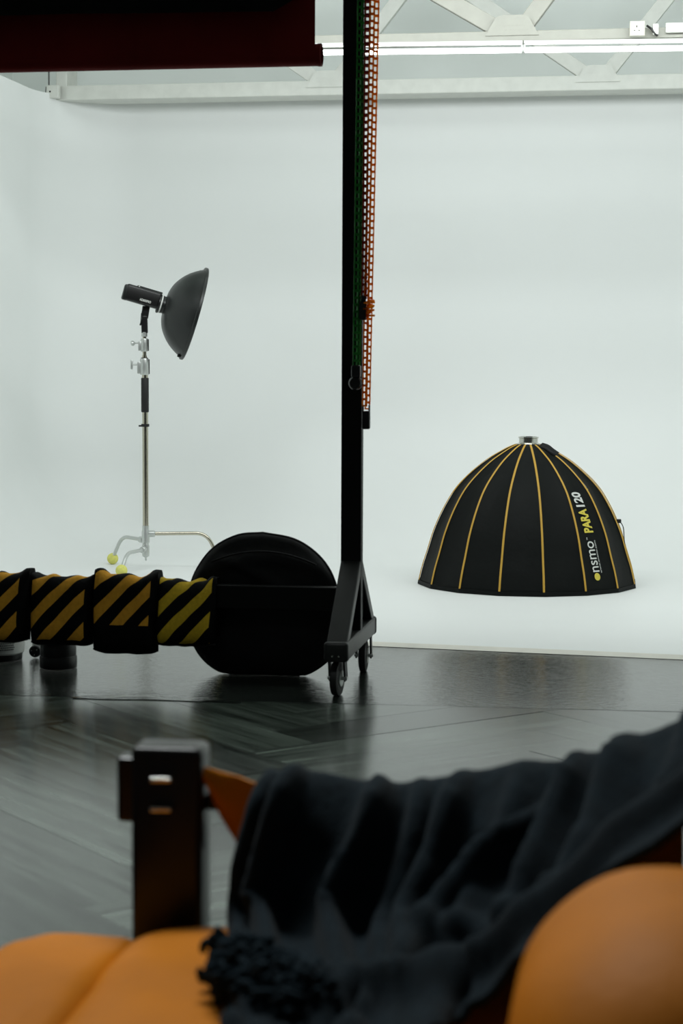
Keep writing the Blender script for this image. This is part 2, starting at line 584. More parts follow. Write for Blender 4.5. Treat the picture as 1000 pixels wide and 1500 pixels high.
# ------------------------------------------------------------------ roof trusses
def truss(label, origin, z0, h, x0, x1, nodes, half, ch_h, ch_d, post_x=None, plate=True, m_=None):
    m_ = m_ or M['steel_white']
    t = thing('roof_truss', label, 'roof truss', (origin.x, origin.y, 0), RB)
    bm = BM()
    box(bm, ((x0 + x1) / 2, ch_d / 2, z0 + ch_h / 2), (x1 - x0, ch_d, ch_h), bev=0.006)
    obj('bottom_chord', bm, m_, t)
    bm = BM()
    box(bm, ((x0 + x1) / 2, ch_d / 2, z0 + h), (x1 - x0, ch_d, ch_h), bev=0.006)
    obj('top_chord', bm, m_, t)
    for nx in nodes:
        for sgn, reach in ((-1, half[0]), (1, half[1])):
            bm = BM()
            bar(bm, (nx + sgn * 0.03, 0.05, z0 + ch_h * 0.8), (nx + sgn * (0.03 + reach), 0.05, z0 + h), 0.05, 0.085,
                up=Vector((-sgn * 0.5, 0, 0.8)), bev=0.004)
            obj('diagonal', bm, m_, t)
        if plate:
            bm = BM()
            pts = [(-0.14, 0), (0.14, 0), (0.085, 0.095), (0.05, 0.105), (-0.05, 0.105), (-0.085, 0.095)]
            a = [bm.verts.new((nx + px, -0.006, z0 + ch_h * 0.55 + pz)) for px, pz in pts]
            b = [bm.verts.new((nx + px, 0.0, z0 + ch_h * 0.55 + pz)) for px, pz in pts]
            bm.faces.new(a)
            bm.faces.new(b[::-1])
            for i in range(6):
                bm.faces.new((a[i], a[(i + 1) % 6], b[(i + 1) % 6], b[i]))
            pl = obj('gusset_plate', bm, m_, t)
            bm = BM()
            for i in range(-3, 4):
                for j in range(3):
                    cyl(bm, (nx + i * 0.022 + (j % 2) * 0.011, -0.0065, z0 + ch_h * 0.7 + j * 0.022),
                        (nx + i * 0.022 + (j % 2) * 0.011, -0.0075, z0 + ch_h * 0.7 + j * 0.022), 0.004, 6)
            hs = obj('nail_dimple', bm, m_, pl)
            hs['kind'] = 'stuff'
    if post_x is not None:
        bm = BM()
        box(bm, (post_x, ch_d / 2, z0 + h / 2), (0.075, ch_d, h), bev=0.005)
        obj('end_post', bm, m_, t)
    return t

# rear truss stands at the top of the cove wall
ro = Vector((-1.583, 12.6, 0))
rear = truss('white steel truss along the top edge of the white cove wall', ro, 2.945, 0.85, -0.33, 6.2, [1.50, 3.23, 4.96],
             (1.12, 0.62), 0.095, 0.24, post_x=-0.28)
# front truss, two metres nearer
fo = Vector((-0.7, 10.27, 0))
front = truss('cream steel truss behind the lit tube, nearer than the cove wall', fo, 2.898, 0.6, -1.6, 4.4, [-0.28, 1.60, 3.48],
              (0.95, 0.42), 0.056, 0.12, m_=M['steel_shaded'])
for o in (front, rear):
    pass

# socket and cable tray on the front truss
bx = Vector((1.51, 9.905, 0))
t = thing('wall_socket', 'pale socket box with three pin holes fixed to the front truss', 'socket', (bx.x, bx.y - 0.035, 2.938), RB)
bm = BM(); box(bm, (0, 0, 0), (0.078, 0.04, 0.078), bev=0.004); obj('back_box', bm, M['cream_plastic'], t)
bm = BM(); box(bm, (0, -0.023, 0), (0.074, 0.008, 0.074), bev=0.003); fp = obj('face_plate', bm, M['cream_plastic'], t)
for dx, dz, w, h in ((-0.003, 0.010, 0.005, 0.010), (-0.014, -0.010, 0.006, 0.004), (0.009, -0.010, 0.006, 0.004)):
    bm = BM(); box(bm, (dx, -0.0275, dz), (w, 0.002, h)); obj('pin_hole', bm, M['hole'], fp)
for dx in (-0.026, 0.026):
    bm = BM(); cyl(bm, (dx, -0.026, 0.003), (dx, -0.029, 0.003), 0.0035, 10); obj('screw', bm, M['cast'], fp)

t = thing('cable_tray', 'perforated cream strut on the truss right of the socket box', 'cable tray', (bx.x + 0.075, bx.y - 0.03, 2.938), RB)
bm = BM(); box(bm, (0.40, 0.015, 0.008), (0.66, 0.02, 0.05), bev=0.003); obj('tray_body', bm, M['steel_white'], t)
bm = BM()
for i in range(20):
    for j in range(3):
        x = 0.16 + i * 0.022 + (j % 2) * 0.011
        box(bm, (x, 0.004, -0.008 + j * 0.014), (0.010, 0.003, 0.005))
h = obj('slot', bm, M['cove_edge'], t); h['kind'] = 'stuff'
bm = BM(); box(bm, (0.02, 0.0, 0.0), (0.03, 0.03, 0.055), bev=0.004); obj('bracket', bm, M['steel_white'], t)
bm = BM(); tube(bm, bend_path([(-0.025, 0.0, 0.02), (0.0, -0.012, 0.0), (0.012, -0.012, -0.02), (0.03, -0.008, -0.034)], 0.012), 0.006, 8)
obj('cable', bm, M['black_plastic'], t)

# junction box at the left end of the rear truss
jp = ro + ub * (-0.33)
t = thing('junction_box', 'small white junction box at the left end of the rear truss', 'junction box', (jp.x, jp.y - 0.03, 2.995), RB)
bm = BM(); box(bm, (0.0, 0, 0), (0.085, 0.05, 0.085), bev=0.006); obj('box_body', bm, M['steel_white'], t)
bm = BM(); cyl(bm, (-0.015, -0.024, 0.0), (-0.015, -0.028, 0.0), 0.006, 12); obj('screw', bm, M['hole'], t)
bm = BM(); tube(bm, [(-0.03, 0, 0.04), (-0.03, 0, 0.3), (-0.03, 0, 0.85)], 0.005, 8); obj('cable', bm, M['black_plastic'], t)
bm = BM(); tube(bm, bend_path([(-0.046, -0.01, 0.035), (-0.05, -0.012, 0.0), (-0.046, -0.01, -0.035)], 0.02), 0.003, 8); obj('cord', bm, M['black_plastic'], t)

# fluorescent tubes under the front truss
ldir = Vector((1.698 + 0.113, 9.58 - 9.76, 0)).normalized()
joint = Vector((0.905, 9.66, 2.79))
def tube_light(p, label):
    t = thing('tube_light', label, 'tube light', p, atan2(ldir.y, ldir.x), 'lit tube lights under the truss')
    L = 1.2
    bm = BM(); box(bm, (0, 0, 0.043), (L - 0.006, 0.052, 0.014), bev=0.003); obj('housing', bm, M['white_plastic'], t)
    bm = BM(); cyl(bm, (-L / 2 + 0.007, 0, 0.006), (L / 2 - 0.007, 0, 0.006), 0.0135, 16); obj('glass_tube', bm, M['tube'], t, smooth=True, sharp=40)
    for s in (-1, 1):
        bm = BM()
        cyl(bm, (s * (L / 2 - 0.008), 0, 0.006), (s * (L / 2 - 0.001), 0, 0.006), 0.0138, 16)
        box(bm, (s * (L / 2 - 0.006), 0, 0.026), (0.008, 0.024, 0.024), bev=0.002)
        obj('end_cap', bm, M['white_plastic'], t)
    return t
tube_light(joint - ldir * 0.6, 'lit white tube light running left behind the black post')
tube_light(joint + ldir * 0.6, 'lit white tube light at the right, below the socket box')
tube_light(joint + ldir * 1.8, 'lit white tube light at the right, below the socket box') if False else None

# ------------------------------------------------------------------ backdrop gantry
GA = radians(-9)
GO = Vector((0.040, 7.15, 0))
def G(p):                                   # world point -> gantry frame
    q = Matrix.Rotation(-GA, 4, 'Z') @ (Vector(p) - GO)
    return q
gt = thing('backdrop_stand', 'tall black steel backdrop gantry on castors with triangular foot', 'backdrop stand', GO, GA)

def foot(x0):
    """post, base, A-frame legs and castors of one upright"""
    bm = BM(); box(bm, (x0, 0, 1.53), (0.078, 0.05, 2.66), bev=0.004); obj('post', bm, M['black_shaded'], gt)
    bm = BM(); box(bm, (x0, 0, 0.176), (0.085, 0.70, 0.066), bev=0.006); obj('base_beam', bm, M['black_steel'], gt)
    for s in (-1, 1):
        bm = BM(); box(bm, (x0, s * 0.362, 0.176), (0.091, 0.036, 0.074), bev=0.013, seg=3); obj('end_cap', bm, M['black_steel'], gt, smooth=True, sharp=40)
        # leg: prism from post at z 0.47 to base at y = s*0.345
        bm = BM()
        prof = [(s * 0.024, 0.475), (s * 0.352, 0.209), (s * 0.285, 0.209), (s * 0.024, 0.415)]
        a = [bm.verts.new((x0 - 0.038, y, z)) for y, z in prof]
        b = [bm.verts.new((x0 + 0.038, y, z)) for y, z in prof]
        bm.faces.new(a); bm.faces.new(b[::-1])
        for i in range(4):
            bm.faces.new((a[i], a[(i + 1) % 4], b[(i + 1) % 4], b[i]))
        bmesh.ops.bevel(bm, geom=bm.edges[:], offset=0.003, segments=1, affect='EDGES')
        obj('brace_leg', bm, M['black_steel'], gt)
        # castor
        wx, wy = x0 + (-0.010 if s < 0 else 0.006), s * 0.278
        swiv = Matrix.Translation((wx, wy, 0)) @ Matrix.Rotation(radians(-6 if s < 0 else 2), 4, 'Z')
        bm = BM()
        lathe(bm, [(0.02, -0.014), (0.05, -0.016), (0.064, -0.012), (0.066, 0), (0.064, 0.012), (0.05, 0.016), (0.02, 0.014)],
              swiv @ Matrix.Translation((0, 0, 0.066)) @ Matrix.Rotation(pi / 2, 4, 'Y'), 28)
        ca = obj('castor', bm, M['rubber'], gt, smooth=True, sharp=35)
        bm = BM()
        for e in (-1, 1):
            box(bm, swiv @ Vector((e * 0.029, 0.008, 0.098)), (0.007, 0.034, 0.084), swiv.to_3x3().to_4x4() @ Matrix.Rotation(radians(12), 4, 'X'), 0.001, 1)
        box(bm, swiv @ Vector((0, 0.012, 0.137)), (0.058, 0.05, 0.006))
        obj('fork', bm, M['black_steel'], ca)
        bm = BM(); cyl(bm, swiv @ Vector((-0.036, 0, 0.066)), swiv @ Vector((0.038, 0, 0.066)), 0.007, 12); obj('axle', bm, M['cast'], ca)
        bm = BM(); cyl(bm, swiv @ Vector((-0.0175, 0, 0.066)), swiv @ Vector((0.0175, 0, 0.066)), 0.03, 20); obj('hub', bm, M['cast'], ca)
        for e in (-0.012, 0.012):
            bm = BM(); cyl(bm, (x0 + e, s * 0.38, 0.162), (x0 + e, s * 0.384, 0.162), 0.0035, 10); obj('bolt', bm, M['chrome'], gt)
foot(0.0)
foot(-2.95)
bm = BM(); box(bm, (-1.475, 0.0, 0.325), (2.88, 0.05, 0.09), bev=0.004); obj('crossbar', bm, M['black_shaded'], gt)
bm = BM(); box(bm, (-1.475, 0.0, 2.82), (2.88, 0.05, 0.08), bev=0.004); obj('crossbar', bm, M['black_shaded'], gt)
# roller hooks that carry the backdrops and their chain wheels
roll_y = (-0.115, -0.20, 0.09)
for yy in (-0.115, -0.20):
    bm = BM(); cyl(bm, (-2.7, yy, 2.72), (0.02, yy, 2.72), 0.03, 20); obj('roller', bm, M['black_steel'], gt, smooth=True, sharp=40)
for xx in (0.0, -2.72):
    bm = BM()
    box(bm, (xx, -0.115, 2.77), (0.02, 0.23, 0.12), bev=0.004)
    obj('roller_bracket', bm, M['black_steel'], gt)

# chains: thin rectangular plastic links
def chain_link_mesh(m, w=0.0205, L=0.0275, th=0.0050):
    bm = BM()
    hw, hl = w / 2, L / 2
    for s in (-1, 1):
        box(bm, (s * (hw - th / 2), 0, 0), (th, th, L))
        box(bm, (0, 0.0, s * (hl - th / 2)), (w, th * 1.3, th * 1.15))
    me = bpy.data.meshes.new('link')
    bm.to_mesh(me); bm.free()
    me.materials.append(m)
    return me

def chain(name, label, m, strands, pitch=0.0255, group='pull chains of the backdrop rollers'):
    """strands: list of (top point, bottom point) in gantry frame"""
    top = Vector(strands[0][0])
    t = thing(name, label, 'chain', GO + Matrix.Rotation(GA, 4, 'Z').to_3x3() @ Vector(strands[0][1]), GA, group)
    o0 = Vector(strands[0][1])
    me = chain_link_mesh(m)
    rnd = random.Random(5)
    for a, b, yaw in strands:
        a, b = Vector(a), Vector(b)
        n = int((a - b).length / pitch)
        for i in range(n):
            f = i / n
            p = b.lerp(a, f)
            o = bpy.data.objects.new('link', me)
            COL.objects.link(o)
            o.parent = t
            o.location = p - o0 + Vector((0, 0.0015 * (1 if i % 2 else -1), pitch / 2))
            tilt = atan2(a.x - b.x, a.z - b.z)
            o.rotation_euler = (0, tilt, yaw(f) + rnd.uniform(-0.1, 0.1))
    return t, o0

Q = lambda x, y, z: G((x, y, z))
ztop = 2.70
def ext(p, q, z):                           # extend the line q->p to height z
    p, q = Vector(p), Vector(q)
    return q + (p - q) * ((z - q.z) / (p.z - q.z))
# green: two strands beside one another, a round weight below
g_top1, g_bot1 = Q(0.0605, 7.03, 2.545), Q(0.049, 7.03, 1.205)
g_top2, g_bot2 = Q(0.0745, 7.06, 2.545), Q(0.060, 7.055, 1.205)
gc, go_ = chain('green_chain', 'green plastic pull chain hanging against the black post', M['green'],
                [(ext(g_top1, g_bot1, ztop), g_bot1, lambda f: 0.35), (ext(g_top2, g_bot2, ztop), g_bot2, lambda f: 0.75)])
bm = BM()
lathe(bm, [(0.006, -0.014), (0.020, -0.016), (0.026, -0.008), (0.026, 0.008), (0.020, 0.016), (0.006, 0.014)],
      Matrix.Translation((0.002, -0.004, -0.058)) @ Matrix.Rotation(pi / 2, 4, 'X') , 24)
obj('pulley_weight', bm, M['black_plastic'], gc, smooth=True, sharp=40)
bm = BM()
box(bm, (0.004, -0.004, -0.014), (0.034, 0.03, 0.045), bev=0.006)
obj('weight_clip', bm, M['black_plastic'], gc)
# dark red: one ladder strand with a second behind it lower down
r_top, r_bot = Q(0.0885, 7.035, 2.545), Q(0.0805, 7.035, 1.46)
r2_top, r2_bot = Q(0.0895, 7.065, 2.545), Q(0.0765, 7.065, 1.46)
rc, ro_ = chain('red_chain', 'dark red plastic pull chain between the green and orange chains', M['darkred'],
                [(ext(r_top, r_bot, ztop), r_bot, lambda f: 0.0), (ext(r2_top, r2_bot, ztop), r2_bot, lambda f: 0.06)])
bm = BM(); box(bm, (-0.004, 0.0, -0.045), (0.026, 0.03, 0.07), bev=0.005); obj('weight', bm, M['black_plastic'], rc)
bm = BM(); box(bm, (-0.002, 0.0, 0.0), (0.018, 0.018, 0.022), bev=0.004); obj('weight_clip', bm, M['black_plastic'], rc)
# orange: two strands that cross over one another, knot half way, long weight below
o_top1, o_bot1 = Q(0.106, 7.03, 2.545), Q(0.0845, 7.03, 1.062)
o_top2, o_bot2 = Q(0.122, 7.06, 2.545), Q(0.0955, 7.05, 1.050)
oc, oo_ = chain('orange_chain', 'orange plastic pull chain hanging right of the black post', M['orange'],
                [(ext(o_top1, o_bot1, ztop), o_bot1, lambda f: 0.1 if f < 0.55 else 0.5), (ext(o_top2, o_bot2, ztop), o_bot2, lambda f: 0.05 if f < 0.55 else 0.4)])
bm = BM()
for i in range(9):
    a = i * 2.4
    box(bm, (0.014 + 0.011 * cos(a), 0.01 * sin(a), 0.335 + i * 0.0065), (0.022, 0.018, 0.007),
        Matrix.Rotation(a, 4, 'Z') @ Matrix.Rotation(0.6 * sin(a * 1.7), 4, 'X'), 0.001, 1)
obj('chain_knot', bm, M['orange'], oc)
bm = BM(); box(bm, (0.005, 0.006, -0.052), (0.030, 0.026, 0.068), bev=0.007, seg=3); obj('weight', bm, M['black_plastic'], oc, smooth=True, sharp=40)
bm = BM()
for s in (-1, 1):
    box(bm, (0.005 + s * 0.012, 0.006, -0.010), (0.005, 0.02, 0.03), bev=0.001, seg=1)
obj('weight_clip', bm, M['black_plastic'], oc)

# red backdrop hanging from the near roller, with its bottom tube
t = thing('red_backdrop', 'dark red backdrop sheet hanging with its bottom tube showing', 'backdrop', GO, GA, 'studio backdrops')
xr = G((-0.100, 7.05, 0)).x
bm = BM()
rows = []
for j in range(12):
    z = 2.345 + (2.72 - 2.345) * j / 11
    rows.append([Vector((xr - 2.45 * i / 20, -0.145 + 0.0 * i, z)) for i in range(21)])
vs, fs = grid(bm, rows)
r = bmesh.ops.extrude_face_region(bm, geom=fs)
for v in [g for g in r['geom'] if isinstance(g, bmesh.types.BMVert)]:
    v.co.y += 0.002
obj('sheet', bm, M['redcloth'], t)
bm = BM(); cyl(bm, (xr - 2.47, -0.105, 2.352), (xr + 0.008, -0.105, 2.352), 0.0405, 32)
bt = obj('bottom_tube', bm, M['redcloth'], t, smooth=True, sharp=40)
bm = BM(); lathe(bm, [(0.0415, 0), (0.042, 0.003), (0.042, 0.014), (0.034, 0.016), (0.034, 0.004)], Matrix.Translation((xr + 0.004, -0.105, 2.352)) @ Matrix.Rotation(pi / 2, 4, 'Y'), 32)
obj('tube_end', bm, M['redcloth'], bt, smooth=True, sharp=40)

# black backdrop in front of it, wound further up, one corner folded
t = thing('black_backdrop', 'black backdrop sheet wound up higher in front of the red one', 'backdrop', GO, GA, 'studio backdrops')
bm = BM()
rows = []
xb = G((-0.175, 6.95, 0)).x
for j in range(14):
    f = j / 13
    row = []
    for i in range(31):
        g = i / 30
        x = xb - 0.0 - 2.4 * g
        zb = 2.488 + 0.012 * min(1, g * 3) + 0.045 * max(0, 1 - g / 0.018)
        row.append(Vector((x, -0.235 + 0.012 * sin(f * 2.4) - 0.01 * noise.noise((g * 6, 0, 0)), zb + (2.72 - zb) * f)))
    rows.append(row)
vs, fs = grid(bm, rows)
r = bmesh.ops.extrude_face_region(bm, geom=fs)
for v in [g for g in r['geom'] if isinstance(g, bmesh.types.BMVert)]:
    v.co.y += 0.003
obj('sheet', bm, M['blackcloth'], t, smooth=True, sharp=50)

# ------------------------------------------------------------------ sandbags over the low crossbar
def sandbag(x0, x1, zt, zb, label, col, seed, black_from=0.0, off=0.0, fmx=0.06, slant=0.0):
    cx = (x0 + x1) / 2
    t = thing('sandbag', label, 'sandbag', GO + Matrix.Rotation(GA, 4, 'Z').to_3x3() @ Vector((cx, 0, 0.37)), GA, 'striped sandbags on the crossbar')
    w = x1 - x0
    H = zt - 0.37
    hgt = zt - zb
    # closed cross-section (y, z), z relative to crossbar top; outer skin from front bottom over the top to back bottom
    out = [(-0.060, -hgt + 0.006), (-0.092, -hgt + 0.03), (-0.102, -hgt * 0.72), (-0.088, -hgt * 0.48), (-0.066, -hgt * 0.24), (-0.048, -0.028),
           (-0.022, -0.006), (0.022, -0.006), (0.050, -0.03), (0.072, -hgt * 0.3), (0.095, -hgt * 0.62), (0.08, -hgt * 0.85), (0.05, -hgt * 0.9)]
    inn = [(0.033, -hgt * 0.8), (0.030, -0.10), (0.029, -H - 0.005 + 0.006), (-0.029, -H - 0.005 + 0.006), (-0.031, -0.10), (-0.036, -hgt + 0.012)]
    outc = catmull([(y, z + H, 0) for y, z in out], 4)
    sec = [Vector(p) for p in outc] + [Vector((y, z + H, 0)) for y, z in inn]
    sl = [0.0]
    for a, b in zip(outc, outc[1:]):
        sl.append(sl[-1] + (b - a).length)
    nx = 24
    bm = BM()
    luv = bm.loops.layers.uv.new('cloth')
    lfd = bm.loops.layers.uv.new('field')
    rows, uvs = [], []
    total = sl[len(catmull([(0, 0, 0)] * 2, 1)) - 2]
    front_len = next(s for s, p in zip(sl, outc) if p.x > -0.03)
    for i in range(nx + 1):
        u = i / nx
        edge = 1 - abs(2 * u - 1) ** 8          # rounded side ends
        row = []
        for k, p in enumerate(sec):
            y, z = p.x, p.y
            pinch = 0.40 + 0.60 * edge
            if k < len(outc):
                ym = -0.038 if y < 0 else 0.038
                y = ym + (y - ym) * pinch
            q = Vector((x0 - cx + w * u, y, z))
            k1 = noise.noise((q.x * 9 + seed * 7, q.z * 7, y * 6 + seed))
            k2 = noise.noise((q.x * 22 + seed * 3, q.z * 9 - q.x * 12, seed))
            if k < len(outc):
                q.y += (0.008 * k1 + 0.005 * k2) * (1 if y < 0 else -1)
                q.z += (0.018 * noise.noise((u * 5 + seed, 3.1 * (y > 0), 2)) + 0.006 * k1) * max(0.25, min(1.0, 1.0 + (z - H) / 0.10))
                q.x += 0.006 * noise.noise((z * 8, seed, u * 2))
                if u > 0.8 or u < 0.2:       # pulled-up corners
                    q.z += 0.030 * (abs(2 * u - 1) - 0.6) / 0.4 * max(0.0, 1 - abs(y) / 0.08) * (1 if seed % 2 else 0.5)
            q.z += slant * (u - 0.5)
            row.append(q)
        rows.append(row)
    vs, fs = grid(bm, rows, closed_u=True)
    nsec = len(sec)
    fi = 0
    for i in range(nx):
        for k in range(nsec):
            f = fs[fi]; fi += 1
            for lp, (ii, kk) in zip(f.loops, ((i, k), (i, (k + 1) % nsec), (i + 1, (k + 1) % nsec), (i + 1, k))):
                s_ = sl[kk] if kk < len(sl) else -1.0
                if k >= len(outc) - 1:
                    s_ = -1.0
                x_ = w * ii / nx
                lp[luv].uv = (x_ + off, s_)
                lp[lfd].uv = ((x_ - 0.006) / (w - 0.012 - fmx), (s_ - 0.016 - black_from) / (front_len + 0.045 - black_from))
    for i_ in (0, nx):
        bm.faces.new(vs[i_] if i_ else vs[i_][::-1])
    o = obj('striped_pouch', bm, stripe_mat('warning_stripe_cloth', col), t, smooth=True, sharp=60)
    # edge binding along the bottom seam
    bm = BM(); tube(bm, [r_[0] + Vector((0, -0.002, 0)) for r_ in rows], 0.004, 6); obj('bottom_binding', bm, M['bagcloth'], t, smooth=True)
    return t
OY, YY = (0.95, 0.42, 0.04), (0.72, 0.48, 0.03)
sandbag(-1.52, -1.262, 0.398, 0.128, 'black sandbag with amber warning stripes cut by the left frame edge', OY, 1, 0.0, 0.055, 0.03)
sandbag(-1.255, -1.008, 0.392, 0.122, 'black and amber striped sandbag second from left, above the black canister', OY, 2, 0.02, 0.03, 0.02)
sandbag(-1.003, -0.748, 0.402, 0.095, 'black sandbag with a wide plain black bottom below amber stripes', OY, 3, 0.115, 0.075, 0.02)
sandbag(-0.747, -0.520, 0.388, 0.132, 'black sandbag with brighter yellow stripes beside the round black bag', YY, 4, 0.0, 0.075, 0.01)

# ------------------------------------------------------------------ round black reflector bag behind the crossbar
bc = G((-0.304, 7.30, 0))
t = thing('round_bag', 'large round black bag leaning behind the low crossbar', 'bag', GO + Matrix.Rotation(GA, 4, 'Z').to_3x3() @ Vector((bc.x, 0.10, 0)), GA)
outl = [(385, 778), (430, 786), (462, 805), (484, 832), (496, 868), (498, 905), (490, 945), (475, 969), (437, 990), (385, 992), (333, 990), (300, 974), (279, 945),
        (272, 905), (274, 866), (287, 832), (312, 801), (348, 782)]
K = 7.32 / 2766
poly = [Vector(((px - 385) * K * 1.0, (990 - py) * K, 0)) for px, py in outl]
poly = catmull(poly + [poly[0]], 5)[:-1]
cz = 0.285
bm = BM()
nr = 14
front, backr = [], []
for i in range(nr, -1, -1):
    f = i / nr
    rowf, rowb = [], []
    for p in poly:
        x, z = p.x * f, cz + (p.y - cz) * f
        bulge = 0.045 * (1 - f ** 4) + 0.008
        k = 0.010 * noise.noise((x * 7, z * 7, 3)) * (1 - f ** 6)
        # arc-shaped folds of the flap over the top
        a = z - (0.47 - 0.9 * (x - 0.02) ** 2)
        fold = 0.016 * math.exp(-(a / 0.02) ** 2) + 0.011 * math.exp(-((z - (0.40 - 0.5 * x - 0.6 * x * x)) / 0.014) ** 2) if z > 0.33 else 0
        rowf.append(Vector((x, -bulge - k - fold * (1 - f ** 8), z)))
        rowb.append(Vector((x, bulge * 0.6 + k, z)))
    front.append(rowf); backr.append(rowb)
grid(bm, backr[::-1] + front, closed_u=True)
bmesh.ops.remove_doubles(bm, verts=bm.verts, dist=1e-5)
lean = Matrix.Rotation(radians(3), 4, 'X')
for v in bm.verts:
    v.co = lean @ (v.co + Vector((0, 0.02, 0)))
    v.co.z = max(v.co.z, 0.0025)
obj('bag_body', bm, M['bagcloth'], t, smooth=True)
bm = BM(); tube(bm, [lean @ Vector((p.x * 1.004, 0.02, max(0.0078, cz + (p.y - cz) * 1.004))) for p in poly], 0.0055, 8, closed=True)
obj('edge_piping', bm, M['bagcloth'], t, smooth=True)
bm = BM()
arc = [lean @ Vector((x, -0.045, 0.50 - 1.1 * (x - 0.01) ** 2)) for x in [(-0.19 + 0.41 * i / 20) for i in range(21)]]
tube(bm, arc, 0.004, 6)
obj('zip_seam', bm, M['bagcloth'], t, smooth=True)

# ------------------------------------------------------------------ things on the floor behind the crossbar
t = thing('black_canister', 'squat black two-tier canister on the floor below a striped sandbag', 'canister', (-1.130, 7.485, 0.0045))
bm = BM(); lathe(bm, [(0.0, 0), (0.073, 0), (0.0745, 0.004), (0.0745, 0.045), (0.073, 0.048), (0.0, 0.048)], n=40, cap=False); obj('base_tier', bm, M['black_plastic'], t, smooth=True, sharp=40)
bm = BM(); lathe(bm, [(0.0, 0.048), (0.071, 0.048), (0.072, 0.06), (0.072, 0.108), (0.069, 0.112), (0.0, 0.112)], n=40, cap=False); obj('upper_tier', bm, M['black_plastic'], t, smooth=True, sharp=40)
bm = BM(); lathe(bm, [(0.0, 0.112), (0.060, 0.112), (0.060, 0.15), (0.056, 0.156), (0.0, 0.156)], n=40, cap=False); obj('neck', bm, M['black_plastic'], t, smooth=True, sharp=40)

t = thing('air_purifier', 'white perforated cylinder with black foot below the leftmost sandbag', 'air purifier', (-1.405, 7.69, 0.0045))
bm = BM(); lathe(bm, [(0.0, 0), (0.094, 0), (0.096, 0.004), (0.096, 0.026), (0, 0.026)], n=48, cap=False); obj('foot', bm, M['black_plastic'], t, smooth=True, sharp=40)
bm = BM(); lathe(bm, [(0.0, 0.026), (0.098, 0.026), (0.104, 0.032), (0.106, 0.06), (0.106, 0.25), (0.098, 0.27), (0, 0.27)], n=56, cap=False); obj('casing', bm, M['white_plastic'], t, smooth=True, sharp=40)
bm = BM()
for i in range(26):
    for j in range(22):
        a = radians(-150 + i * 4.1) + (j % 2) * radians(2.05)
        z = 0.05 + j * 0.0088
        p = Vector((0.1052 * cos(a), 0.1052 * sin(a), z))
        lathe(bm, [(0.0027, 0), (0.0027, 0.0016)], axis_mtx(p, (cos(a), sin(a), 0)), 6)
h = obj('air_hole', bm, M['hole'], t); h['kind'] = 'stuff'

t = thing('power_plug', 'round black plug with three metal pins lying on the floor', 'plug', (-1.262, 7.75, 0.0045))
bm = BM(); lathe(bm, [(0.0, 0), (0.021, 0), (0.025, 0.004), (0.0255, 0.02), (0.020, 0.045), (0.010, 0.06), (0, 0.06)], axis_mtx((0, -0.03, 0.0255), (0, 1, 0)), 28, cap=False)
obj('plug_body', bm, M['black_plastic'], t, smooth=True, sharp=40)
for dx, dz in ((-0.012, 0.006), (0.010, 0.008), (0.0, -0.012)):
    bm = BM(); cyl(bm, (dx, -0.03, 0.0255 + dz), (dx, -0.046, 0.0255 + dz), 0.0028, 10); obj('pin', bm, M['chrome'], t)
bm = BM(); box(bm, (0.0, 0.075, 0.045), (0.05, 0.06, 0.05), bev=0.008); obj('adaptor', bm, M['cast'], t)
bm = BM(); tube(bm, catmull([(0, 0.03, 0.0255), (-0.02, 0.06, 0.08), (-0.03, 0.05, 0.15), (-0.01, -0.08, 0.24)], 8), 0.005, 8); obj('cable', bm, M['black_plastic'], t, smooth=True)

# ------------------------------------------------------------------ light stand with studio flash and beauty dish
SX, SY = -1.147, 11.0
t = thing('light_stand', 'chrome steel light stand with bent legs on tennis balls', 'light stand', (SX, SY, CZ))
def z_(v): return v - CZ
bm = BM(); cyl(bm, (0.003, 0, z_(0.11)), (0.003, 0, z_(1.17)), 0.0175, 20); obj('column', bm, M['nickel'], t, smooth=True, sharp=40)
bm = BM(); cyl(bm, (0.0, 0, z_(1.13)), (0.0, 0, z_(1.26)), 0.0145, 20); obj('riser', bm, M['nickel'], t, smooth=True, sharp=40)
bm = BM(); cyl(bm, (0.0, 0, z_(1.24)), (0.0, 0, z_(1.40)), 0.011, 16); obj('riser', bm, M['nickel'], t, smooth=True, sharp=40)
def collar(za, zb, r, kx, kind):
    bm = BM()
    lathe(bm, [(r * 0.9, za), (r, za + 0.004), (r, zb - 0.006), (r * 0.92, zb)], Matrix.Identity(4), 20)
    box(bm, (-r * 1.05, 0, (za + zb) / 2 - 0.006), (r * 1.1, 0.028, (zb - za) * 0.72), bev=0.004)
    c = obj('collar', bm, M['cast'], t, smooth=True, sharp=35)
    zk = (za + zb) / 2 + 0.012
    bm = BM(); cyl(bm, (-r * 1.3, 0, zk), (kx, 0, zk), 0.0055, 12)
    if kind == 'tee':
        box(bm, (kx - 0.006, 0, zk), (0.014, 0.016, 0.056), bev=0.005)
    else:
        lathe(bm, [(0.005, 0), (0.013, 0.006), (0.016, 0.016), (0.012, 0.024), (0.003, 0.026)], axis_mtx((kx + 0.012, 0, zk), (-1, 0, -0.15)), 14)
    obj('knob', bm, M['cast'], c, smooth=True, sharp=40)
    bm = BM(); box(bm, (r + 0.001, 0, (za + zb) / 2), (0.005, 0.012, (zb - za) * 0.9), bev=0.001, seg=1); obj('clamp_pad', bm, M['black_plastic'], c)
collar(z_(1.284), z_(1.359), 0.022, -0.066, 'round')
collar(z_(1.149), z_(1.244), 0.026, -0.068, 'tee')
bm = BM(); cyl(bm, (0, 0, z_(1.243)), (0, 0, z_(1.249)), 0.02, 16); obj('seal_ring', bm, M['rubber'], t)
